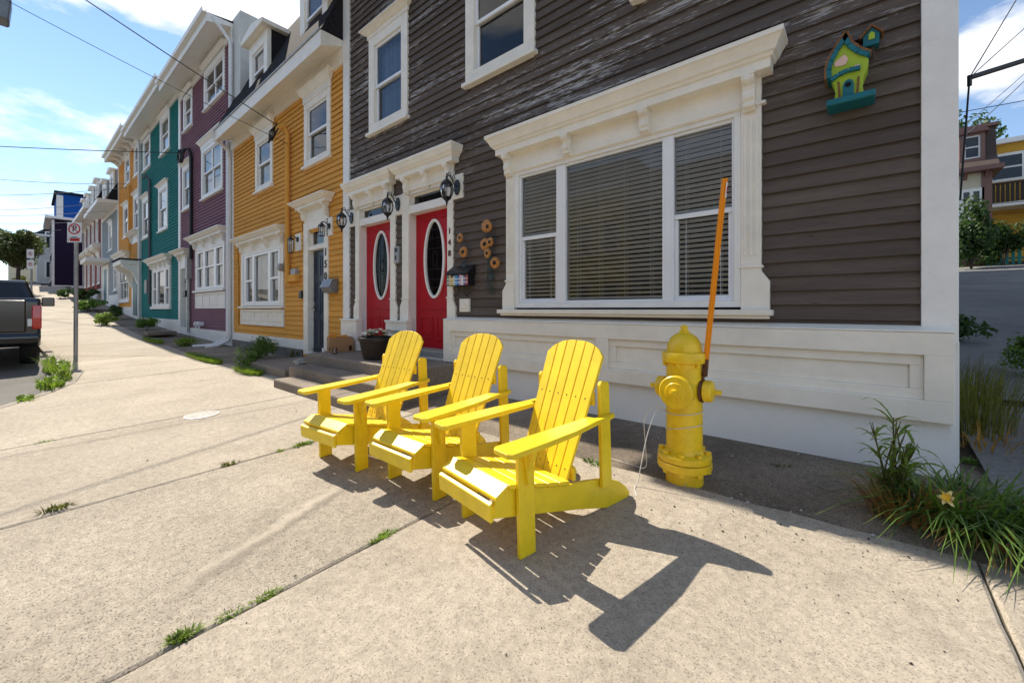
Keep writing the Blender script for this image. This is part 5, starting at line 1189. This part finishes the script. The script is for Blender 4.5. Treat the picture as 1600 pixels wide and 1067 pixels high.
cab.add(vs, [(3, 2, 1, 0), (4, 5, 6, 7), (0, 1, 5, 4), (1, 2, 6, 5), (2, 3, 7, 6), (3, 0, 4, 7)]); cab.build('cab', 'black_paint', tk, bevel=.06, seg=3)
def onface(a, b, c, d, u0, u1, v0, v1, off):
    a, b, c, d = map(Vector, (a, b, c, d)); n_ = (b-a).cross(d-a).normalized()*off
    f = lambda u, v: (a*(1-u)+b*u)*(1-v)+(d*(1-u)+c*u)*v+n_
    return [f(u0, v0), f(u1, v0), f(u1, v1), f(u0, v1)]
MB().add(onface(vs[3], vs[0], vs[4], vs[7], .08, .92, .12, .88, .015), [(0, 1, 2, 3)]).build('rear_window', 'smoked_pane', tk)
MB().add(onface(vs[1], vs[2], vs[6], vs[5], .06, .94, .08, .92, .015), [(0, 1, 2, 3)]).build('windscreen', 'smoked_pane', tk)
for s, q in ((-1, (vs[0], vs[1], vs[5], vs[4])), (1, (vs[2], vs[3], vs[7], vs[6]))):
    for u0, u1 in ((.08, .46), (.5, .9)): MB().add(onface(*q, u0, u1, .14, .88, .015), [(0, 1, 2, 3)]).build('side_window', 'smoked_pane', tk)
    MB().prism([(-.03, .86), (.25, .86), (.25, 1.34), (-.03, 1.37), (-.045, 1.1)], 'y', s*.86, s*1.0).build('tail_light', 'red_lens', tk, bevel=.015)
    MB().prism([(-.05, .92), (.02, .92), (.02, 1.08), (-.05, 1.08)], 'y', s*.80, s*.865).build('reversing_light', 'sign_white', tk, bevel=.01)
    MB().box(3.45, 3.60, s*1.0, s*1.24, 1.36, 1.60).box(3.52, 3.56, s*.92, s*1.04, 1.40, 1.46).build('mirror', 'black_paint', tk, bevel=.03)
    for cx in (1.25, 4.55):
        T = Matrix.Translation((cx, s*.80, .40)) @ Matrix.Rotation(-s*PI/2, 4, 'X')
        wh = empty('wheel', parent=tk)
        MB().lathe([(.25, -.10), (.38, -.13), (.40, -.10), (.40, .10), (.38, .14), (.26, .14), (.25, .11)], 28, T).build('tyre', 'rubber', wh, smooth=True)
        MB().lathe([(.26, .12), (.25, .08), (.06, .10), (.05, .13), (.01, .13)], 20, T).build('rim', 'chrome', wh, smooth=True)
MB().box(-.03, .02, -.78, .78, .80, 1.47).build('tailgate', 'black_paint', tk, bevel=.02, seg=2)
MB().box(-.045, -.025, -.14, .14, 1.20, 1.34).build('tailgate_handle', 'black_metal', tk, bevel=.01)
MB().prism([(-.16, .56), (-.18, .70), (-.10, .78), (.1, .78), (.1, .52)], 'y', -.97, .97).build('bumper', 'black_paint', tk, bevel=.02, seg=2)
MB().box(-.175, -.155, -.16, .16, .58, .70).build('number_plate', 'sign_white', tk)

# ------------------------------------------------------------------ overhead wires
def wire(a, b, sag, r, mat, label, grp='overhead wires'):
    a, b = Vector(a), Vector(b); pts = [a.lerp(b, k/20)-Vector((0, 0, sag*4*(k/20)*(1-k/20))) for k in range(21)]
    tag(MB().tube(pts, r, 5).build('overhead_wire', mat), label, 'wire', grp)
wire((-9.42, -.30, 5.10), (-11.5, -11.5, 11.1), .25, .010, 'wire_black', 'thick black service cable sloping down to the orange house')
wire((-9.3, -.12, 4.72), (-15.4, -10.3, 10.6), .25, .006, 'wire_black', 'thin wire running below the thick cable to the orange house')
wire((-17.75, -.35, 6.55), (-29, -10.0, 7.4), .15, .014, 'wire_black', 'dark cable reaching the purple house at the coiled loop')
for a, b, lab in (((-28.4, -.5, 7.55), (-62, -11.0, 13.6), 'upper wire leaving the second orange house'), ((-28.3, -.5, 7.35), (-62, -11.0, 11.4), 'lower wire leaving the second orange house'),
                  ((-41.2, -1.1, 8.5), (-70, -12, 11.2), 'wire leaving the brick red house'), ((-44.8, -1.5, 7.7), (-80, -12.5, 11.6), 'lowest wire leaving the brick red house'),
                  ((-34.0, -.7, 7.0), (-75, -12, 11.6), 'wire leaving the grey house'), ((-50, -2.0, 7.7), (-84, -12.4, 10.6), 'farthest wire crossing the street')):
    wire(a, b, .5, .016, 'wire_grey', lab)
up = empty('utility_bracket', 'dark wooden utility pole with a bracket pipe reaching over the lane', 'pole', loc=(3.45, 11.05, 1.4))
MB().tube([(0, 0, 0), (0, 0, 8.5)], [.15, .11], 12).build('pole', 'bark', up, smooth=True)
MB().tube([(0, 0, 5.55), (-1.60, -1.38, 4.88)], .055, 10).tube([(-1.60, -1.38, 4.93), (-1.60, -1.38, 4.70)], .04, 8).build('bracket_pipe', 'black_metal', up, smooth=True)
T1 = (1.85, 9.67, 6.28)
for b, r_, lab in (((2.93, 11.89, 8.75), .012, 'left stay wire rising from the bracket pipe'), ((3.07, 12.01, 8.04), .010, 'right stay wire rising from the bracket pipe')): wire(T1, tuple(T1[i]+(b[i]-T1[i])*1.6 for i in range(3)), 0, r_, 'wire_black', lab, 'wires over the lane')
wire(T1, (1.70, 9.6, 3.6), .0, .018, 'wire_black', 'cable hanging straight down from the bracket pipe', 'wires over the lane')
wire((-4, 10.0, 6.2), (7, 14.9, 7.2), .2, .010, 'wire_black', 'level wire crossing the lane below the bracket pipe', 'wires over the lane')
wire((2.2, 16.6, 6.9), (6.0, 19.7, 11.3), .1, .010, 'wire_grey', 'upper pale wire slanting up over the lane', 'wires over the lane')
wire((2.4, 18.0, 6.9), (6.2, 21.2, 11.6), .1, .014, 'wire_grey', 'lower pale wire slanting up over the lane', 'wires over the lane')
wire((-2, 24.5, 6.4), (14, 28.5, 6.6), .25, .012, 'wire_black', 'upper wire passing in front of the yellow house', 'wires over the lane')
wire((-2, 24.5, 5.9), (14, 28.5, 6.1), .25, .012, 'wire_black', 'lower wire passing in front of the yellow house', 'wires over the lane')

# ------------------------------------------------------------------ plants
def blades(mb, n, base, spread, hgt, lean, wid, seed, droop=.6, bias=(0, 0), segs=5):
    r = random.Random(seed)
    for k in range(n):
        a = r.uniform(0, 2*PI); q = math.sqrt(r.random()); bx_, by_ = base[0]+spread[0]*q*math.cos(a), base[1]+spread[1]*q*math.sin(a)
        h = hgt*r.uniform(.55, 1.1); d = Vector((math.cos(a)+r.uniform(-.5, .5)+bias[0], math.sin(a)+r.uniform(-.5, .5)+bias[1], 0)); d = d.normalized() if d.length > .01 else Vector((1, 0, 0))
        L = lean*r.uniform(.3, 1.2); w = wid*r.uniform(.7, 1.3); s = Vector((-d.y, d.x, 0)); z0 = base[2] if len(base) > 2 else gz(bx_, by_)
        vs = []
        for j in range(segs+1):
            t = j/segs; p = Vector((bx_, by_, z0))+d*(L*h*t**1.6)+Vector((0, 0, h*(t-droop*L*t**2.6))); ww = w*(1-t**2)*.5+.0006
            if p.z < z0+.004 and j: p.z = z0+.004
            vs += [p+s*ww, p-s*ww]
        mb.add(vs, [(2*j, 2*j+1, 2*j+3, 2*j+2) for j in range(segs)])
    return mb
def leafy(mb, n, c, rad, size, seed, clumps=8, shell=.55, flat=1.0, csz=.38):
    """leaf-sized quads scattered through uneven clumps"""
    r = random.Random(seed); cs = []
    for k in range(clumps):
        v = Vector((r.gauss(0, 1), r.gauss(0, 1), r.gauss(0, 1))).normalized()*r.uniform(.25, .8)
        cs.append((Vector((c[0]+v.x*rad[0], c[1]+v.y*rad[1], c[2]+v.z*rad[2])), r.uniform(csz*.7, csz*1.35)))
    for k in range(n):
        cc_, cr_ = r.choice(cs); v = Vector((r.gauss(0, 1), r.gauss(0, 1), r.gauss(0, 1))).normalized()*(r.uniform(shell, 1.0) if r.random() < .75 else r.uniform(0, 1))
        p = cc_+Vector((v.x*rad[0], v.y*rad[1], v.z*rad[2]*flat))*cr_
        d = (v+Vector((r.uniform(-.8, .8), r.uniform(-.8, .8), r.uniform(-.5, .9)))).normalized(); s = d.orthogonal().normalized(); s.rotate(Matrix.Rotation(r.uniform(0, 6.28), 3, d)); u = d.cross(s)
        l = size*r.uniform(.6, 1.3); mb.add([p-s*l*.5, p+u*l*.28, p+s*l*.55, p-u*l*.28], [(0, 1, 2, 3)])
    return mb
# daylily clump and tall grass at the corner of the dark house
dl = empty('daylily_clump', 'arching dark green strap-leaf clump with one yellow flower at the house corner', 'plant', loc=(.42, -.72, gz(.42, -.72)))
m1 = MB(); blades(m1, 330, (.0, -.04, 0), (.24, .17), .40, 1.15, .011, 5, .60, (.35, -.25)); blades(m1, 230, (.32, -.06, 0), (.24, .18), .40, 1.25, .010, 6, .62, (.6, -.25)); blades(m1, 120, (.15, -.08, 0), (.34, .16), .27, 1.7, .010, 16, .62, (.7, -.5)); m1.build('leaves', 'leaf_green', dl, kind='stuff')
m1 = MB(); blades(m1, 170, (.08, .02, 0), (.30, .2), .36, 1.3, .011, 8, .65, (.4, -.1)); m1.build('under_leaves', 'leaf_dark', dl, kind='stuff')
m1 = MB(); blades(m1, 150, (.05, -.08, 0), (.32, .2), .24, 1.5, .008, 9, .6); m1.build('dry_leaves', 'leaf_dry', dl, kind='stuff')
MB().tube(smooth_path([(-.06, -.1, 0), (-.09, -.18, .12), (-.11, -.25, .20)]), .003, 5).build('stalk', 'leaf_green', dl)
fl_ = MB(); fc = MB(); T = Matrix.Translation((-.11, -.26, .21)) @ Matrix.Rotation(1.05, 4, 'X') @ Matrix.Rotation(-.5, 4, 'Y')
for k in range(6):
    a = 2*PI*k/6
    q = [(0, -.004), (.016, -.010), (.028+.008*(k % 2), -.005), (.031+.006*(k % 3), .003), (.018, .010), (0, .004)]
    fl_.add([T @ Vector((u*math.cos(a)-v*math.sin(a), u*math.sin(a)+v*math.cos(a), .012*math.sin(u*60)+(k % 2)*.002)) for u, v in q], [(0, 1, 2, 3, 4, 5)])
    fc.add([T @ Vector((u*.55*math.cos(a)-v*.8*math.sin(a), u*.55*math.sin(a)+v*.8*math.cos(a), .006+.012*math.sin(u*40))) for u, v in q], [(0, 1, 2, 3, 4, 5)])
ff = fl_.build('flower', 'petal_cream', dl); fc.build('flower_throat', 'petal_yellow', ff)
tg = empty('tall_grass', 'upright light green grass clump with dry straw base, left of the strap-leaf clump', 'plant', loc=(.13, -.70, gz(.13, -.70)))
m1 = MB(); st_ = MB(); r = random.Random(77)
for k in range(17):
    a = r.uniform(0, 6.28); b0_ = Vector((.08*math.cos(a)*r.random(), .06*math.sin(a)*r.random(), 0)); H_ = r.uniform(.26, .50); tip = b0_+Vector((r.uniform(-.12, .12), r.uniform(-.10, .08), H_))
    mid = b0_.lerp(tip, .5)+Vector((r.uniform(-.02, .02), r.uniform(-.02, .02), .02)); st_.tube(smooth_path([b0_, mid, tip], 4), [.0035]*8+[.0015], 5)
    for q in range(r.randint(4, 6)):
        f = r.uniform(.22, 1.0); p = b0_.lerp(tip, f); d = Vector((r.uniform(-1, 1), r.uniform(-1, 1), 0)).normalized(); L_ = r.uniform(.12, .24); w_ = r.uniform(.010, .018); sd_ = Vector((-d.y, d.x, r.uniform(-.4, .4))).normalized(); up_ = r.uniform(.5, 1.3); vs_ = []
        for jj in range(6):
            t = jj/5; c_ = p+d*L_*t*.75+Vector((0, 0, L_*(up_*t-(up_*.55+.25)*t*t))); ww = w_*.5*math.sin(PI*min(1, .18+t*.82))**.8+.0004; vs_ += [c_+sd_*ww, c_-sd_*ww]
        m1.add(vs_, [(2*jj, 2*jj+1, 2*jj+3, 2*jj+2) for jj in range(5)])
m1.build('blades', 'leaf_bright', tg, kind='stuff'); st_.build('culms', 'leaf_olive', tg, kind='stuff')
m1 = MB(); blades(m1, 240, (.06, -.10, 0), (.16, .10), .24, .75, .010, 12, .35); m1.build('straw', 'leaf_dry', tg, kind='stuff')
# dry grass along the side wall, weeds in the lane
dg = empty('dry_grass', 'tall dry yellowish grass along the side wall by the lane', 'plant', loc=(.66, 1.35, gz(.66, 1.35)))
m1 = MB(); blades(m1, 420, (.05, .1, -.05), (.22, .75), .55, .4, .007, 21, .3); m1.build('blades', 'leaf_olive', dg, kind='stuff')
m1 = MB(); blades(m1, 200, (.06, -.2, -.1), (.24, .75), .26, 1.0, .007, 22, .4); m1.build('straw', 'leaf_dry', dg, kind='stuff')
def bush(name, label, loc, rad, n, size, mat, seed, stems=5, clumps=9, group=None, csz=.45):
    b = empty(name, label, 'plant', group, loc=loc); r = random.Random(seed)
    sm = MB()
    for k in range(stems):
        a = r.uniform(0, 6.28); sm.tube([(0, 0, -.05), (rad[0]*.25*math.cos(a), rad[1]*.25*math.sin(a), rad[2]*.8), (rad[0]*.6*math.cos(a), rad[1]*.6*math.sin(a), rad[2]*1.5)], [.02*rad[2], .014*rad[2], .005*rad[2]], 5)
    sm.build('stems', 'bark', b)
    leafy(MB(), n, (0, 0, rad[2]*1.0), rad, size, seed, clumps, csz=csz).build('foliage', mat, b, kind='stuff')
    return b
lw = 'weeds and shrubs along the lane'
bush('lane_weed', 'low green weed clump where the lane path meets the wall, upper one', (1.05, 4.9, gz(1, 4.9)), (.33, .4, .22), 900, .07, 'leaf_dark', 31, group=lw)
bush('lane_weed', 'spreading leafy weeds across the lane path, larger patch', (1.75, 2.6, gz(1.75, 2.6)), (.45, .45, .20), 1500, .055, 'leaf_dark', 32, clumps=14, group=lw)
bush('lane_weed', 'upright leafy weed beside the spreading patch on the lane path', (1.35, 3.0, gz(1.35, 3)), (.18, .2, .26), 500, .05, 'leaf_green', 33, group=lw)
bush('lane_weed', 'small tuft at the right edge of the lane path', (1.45, .85, gz(1.45, .85)), (.08, .1, .05), 120, .03, 'leaf_green', 34, group=lw)
bush('lane_shrub', 'big dark green shrub in front of the cream mansard house', (3.8, 23.4, gz(3.8, 23.4)), (.85, 1.2, 1.5), 7000, .17, 'leaf_dark', 35, 7, 16, group=lw)
bush('lane_shrub', 'spreading dark shrub before the yellow house', (5.0, 25.2, gz(5.0, 25.2)), (.95, .7, 1.0), 2600, .16, 'leaf_dark', 36, 6, 9, group=lw)
def tree(name, label, loc, h, rad, n, size, mat, seed, clumps=16, csz=.33):
    t_ = empty(name, label, 'tree', loc=loc); r = random.Random(seed)
    tr = MB().tube([(0, 0, -.3), (.05*h*.1, 0, h*.25), (0, .04*h*.1, h*.5), (.02*h, 0, h*.8)], [.03*h, .024*h, .018*h, .006*h], 9)
    for k in range(7):
        a = r.uniform(0, 6.28); z0 = h*r.uniform(.3, .6); e = Vector((rad[0]*.75*math.cos(a), rad[1]*.75*math.sin(a), z0+h*r.uniform(.1, .35))); tr.tube([(0, 0, z0), (e.x*.5, e.y*.5, z0*.4+e.z*.6), tuple(e)], [.012*h, .008*h, .003*h], 6)
    tr.build('trunk', 'bark', t_)
    leafy(MB(), n, (0, 0, h*.68), rad, size, seed, clumps, csz=csz).build('crown', mat, t_, kind='stuff'); return t_
tree('street_tree', 'broad leafy tree above the pickup at the far end of the street', (-51, -4.25, gz(-51, -4.2)-.1), 5.2, (3.0, 2.1, 1.9), 17000, .19, 'leaf_street', 41, 22)
tree('street_tree', 'darker tree behind the broad one at the left edge', (-58, -6.6, gz(-58, -6)), 5.8, (3.2, 2.4, 1.9), 7000, .28, 'leaf_dark', 42, 20)
tree('far_tree', 'small tree behind the far white house', (-104, -10.5, gz(-100, -6)), 7.5, (4, 3, 2.6), 4000, .4, 'leaf_green', 43)
tree('lane_tree', 'tree showing behind the cream mansard house up the lane', (5.2, 36, gz(5, 36)), 10, (2.0, 2.4, 3.3), 3500, .3, 'leaf_dark', 44)
sw_ = 'shrubs at the house fronts'
bush('front_shrub', 'loose green shrub against the granite foundation of the orange house', (-9.85, -.5, gz(-9.8, -.5)), (.36, .32, .30), 1500, .045, 'leaf_green', 51, 9, 14, sw_)
bush('front_shrub', 'rounded green weed left of the low stoop slab', (-8.55, -1.1, gz(-8.5, -1.1)), (.24, .22, .20), 900, .04, 'leaf_green', 52, 6, 9, sw_)
bush('front_shrub', 'small weed tuft close to the granite foundation', (-9.0, -.12, gz(-9, -.1)), (.12, .08, .13), 260, .035, 'leaf_olive', 53, 5, 5, sw_)
bush('front_shrub', 'bright grass tuft before the purple house downspout', (-14.6, -.8, gz(-14.6, -.8)), (.42, .3, .12), 900, .06, 'leaf_bright', 54, 3, 9, sw_)
bush('front_shrub', 'leafy shrub at the foot of the teal house', (-20.9, -.75, gz(-20.9, -.7)), (.6, .4, .28), 1500, .07, 'leaf_green', 55, 6, 10, sw_)
bush('front_shrub', 'dark potted greenery under the porch of the second orange house', (-27.6, -.9, gz(-27.6, -.9)+.1), (.6, .4, .35), 1200, .09, 'leaf_dark', 56, 6, 9, sw_)
bush('front_shrub', 'yellowish weeds on the verge before the second orange house', (-24.6, -1.55, gz(-24.6, -1.5)), (.9, .35, .30), 1600, .09, 'leaf_bright', 57, 6, 12, sw_)
bush('front_shrub', 'grassy verge patch before the grey house', (-33.5, -1.5, gz(-33.5, -1.5)), (2.6, .7, .38), 3200, .13, 'leaf_green', 58, 5, 20, sw_, .3)
bush('front_shrub', 'trimmed dark hedge before the brick red house', (-41, -1.2, gz(-41, -1.2)), (2.4, .7, .6), 3000, .14, 'leaf_dark', 59, 6, 18, sw_, .3)
bush('front_shrub', 'small dark bush at the hedge end', (-44.5, -2.2, gz(-44.5, -2.2)), (1.1, .5, .4), 1200, .14, 'leaf_dark', 60, 5, 9, sw_)
bush('front_shrub', 'reddish weeds at the far corner by the white house', (-58, -4.3, gz(-58, -4.3)), (2.0, .6, .6), 1800, .16, 'leaf_olive', 61, 5, 10, sw_)
# weeds rooted in the joints and along the kerb
def joint_weed(x, y, L, hgt, n, seed, lab, along='y', mat='leaf_bright', wd=.005):
    w = empty('joint_weed', lab, 'weed', 'weeds in the pavement joints', loc=(x, y, gz(x, y)-.006))
    mb = MB(); sp2 = (.018, L/2) if along == 'y' else (L/2, .03)
    blades(mb, n, (0, 0, 0), sp2, hgt, 1.0, wd, seed, .35); leafy(mb, n//2, (0, 0, hgt*.3), (sp2[0]+.02, sp2[1], hgt*.45), hgt*.45, seed+1, 10, csz=.4)
    mb.build('leaves', mat, w, kind='stuff')
joint_weed(-1.835, -3.345, .10, .035, 120, 61, 'dense weed tuft in the nearest joint, at the bottom edge'); joint_weed(-1.83, -3.20, .12, .02, 60, 62, 'thin weeds in the nearest joint just past the dense tuft')
joint_weed(-1.825, -3.08, .10, .022, 80, 63, 'middle weed tuft along the nearest joint'); joint_weed(-1.82, -2.55, .16, .028, 110, 64, 'weed tuft in the nearest joint close to the front chair')
joint_weed(-2.0, -2.03, .08, .03, 50, 65, 'small weed in the shade between the middle and front chairs')
joint_weed(-3.60, -3.60, .14, .05, 70, 66, 'sprawling weed with a tall stalk in the joint at the left', mat='leaf_olive'); joint_weed(-3.55, -2.74, .12, .04, 60, 67, 'sparse weed halfway along the second joint', mat='leaf_olive')
joint_weed(-3.53, -2.22, .16, .04, 130, 68, 'bright moss tuft in the second joint by the farthest chair'); joint_weed(-3.53, -2.40, .05, .03, 30, 69, 'tiny weed just before the moss tuft')
joint_weed(-5.52, -3.60, .14, .02, 50, 70, 'flat weed in the third joint at the left edge'); joint_weed(-1.42, -1.13, .20, .05, 70, 71, 'weeds at the slab edge behind the front chair', 'x', 'leaf_green')
joint_weed(-.40, -.42, .12, .04, 40, 72, 'dry weed on the dark paving right of the hydrant', 'x', 'leaf_olive'); joint_weed(.55, .32, .1, .05, 40, 73, 'weed at the foot of the side wall', 'x', 'leaf_green')
for k, (x0, x1, lab) in enumerate(((-12.2, -9.6, 'long grass strip along the slab edge before the orange house'), (-8.6, -7.5, 'short grass strip beside the low stoop slab'), (-17.8, -15.2, 'grass strip along the slab edge before the purple house'))):
    w = empty('grass_strip', lab, 'grass', 'grass strips at the slab edge', loc=((x0+x1)/2, -1.25, gz((x0+x1)/2, -1.25)))
    mb = MB(); blades(mb, 1700 if k != 1 else 800, (0, 0, 0), ((x1-x0)/2, .13), .11, .9, .009, 80+k, .35); mb.build('blades', 'leaf_bright', w, kind='stuff')
for k, (x, y, rx, hh, lab) in enumerate(((-9.25, -3.50, .40, .16, 'kerbside weeds nearest the corner of the kerb'), (-10.5, -3.34, .8, .26, 'thick yellow-green kerbside weeds behind the truck'), (-12.3, -3.40, .9, .22, 'kerbside weeds beside the truck bumper'), (-8.35, -3.72, .3, .05, 'sparse weeds at the foot of the curved kerb'))):
    w = empty('kerb_weed', lab, 'weed', 'weeds along the kerb', loc=(x, y, gz(x, y)-.03))
    mb = MB(); leafy(mb, 1500 if k in (1, 2) else 600, (0, 0, hh*.5), (rx, .16, hh), .05, 90+k, 14, csz=.28); blades(mb, 90, (0, 0, 0), (rx, .1), hh*1.6, .8, .008, 95+k, .3); mb.build('leaves', 'leaf_bright', w, kind='stuff')
wc = MB(); r = random.Random(15)
for k in range(420):
    x, y = r.uniform(-3.6, .5), -r.uniform(.08, 1.08)**1.3*.98
    if r.random() < .35: y = -1.1+r.gauss(0, .03)
    s_ = r.uniform(.0015, .004) if r.random() < .9 else r.uniform(.005, .011); a = r.uniform(0, 6.28); z = gz(x, y)+.013
    wc.add([(x+s_*math.cos(a+i_*PI/2)*r.uniform(.6, 1.2), y+s_*math.sin(a+i_*PI/2)*r.uniform(.6, 1.2), z) for i_ in range(4)]+[(x, y, z+s_*.8)], [(0, 1, 4), (1, 2, 4), (2, 3, 4), (3, 0, 4)])
tag(wc.build('pale_gravel', 'kerb_pale'), 'pale gravel crumbs on the dark paving along the wall', 'gravel', kind='stuff')
# grit and dead leaves lying about
db = MB(); r = random.Random(5)
for k in range(620):
    if k < 260: x, y = r.gauss(-.35, .55), r.gauss(-1.35, .22)
    elif k < 420: x, y = r.uniform(-2, .4), r.uniform(-1.05, -.1)
    else: x, y = r.uniform(-5, .6), r.uniform(-3.3, -1.2)
    if x > .9 or y > -.08: continue
    s = r.uniform(.0015, .0045) if r.random() < .93 else r.uniform(.005, .010)
    a = r.uniform(0, 6.28); c, q = math.cos(a), math.sin(a); z = gz(x, y)+(.006 if y < -1.1 else .012)
    db.add([(x+s*c, y+s*q, z), (x-s*q*.7, y+s*c*.7, z), (x-s*c*1.2, y-s*q*1.2, z), (x+s*q*.6, y-s*c*.6, z), (x, y, z+s*.7)], [(0, 1, 4), (1, 2, 4), (2, 3, 4), (3, 0, 4)])
tag(db.build('grit', 'soil'), 'dark grit and leaf crumbs scattered on the sidewalk', 'grit', kind='stuff')
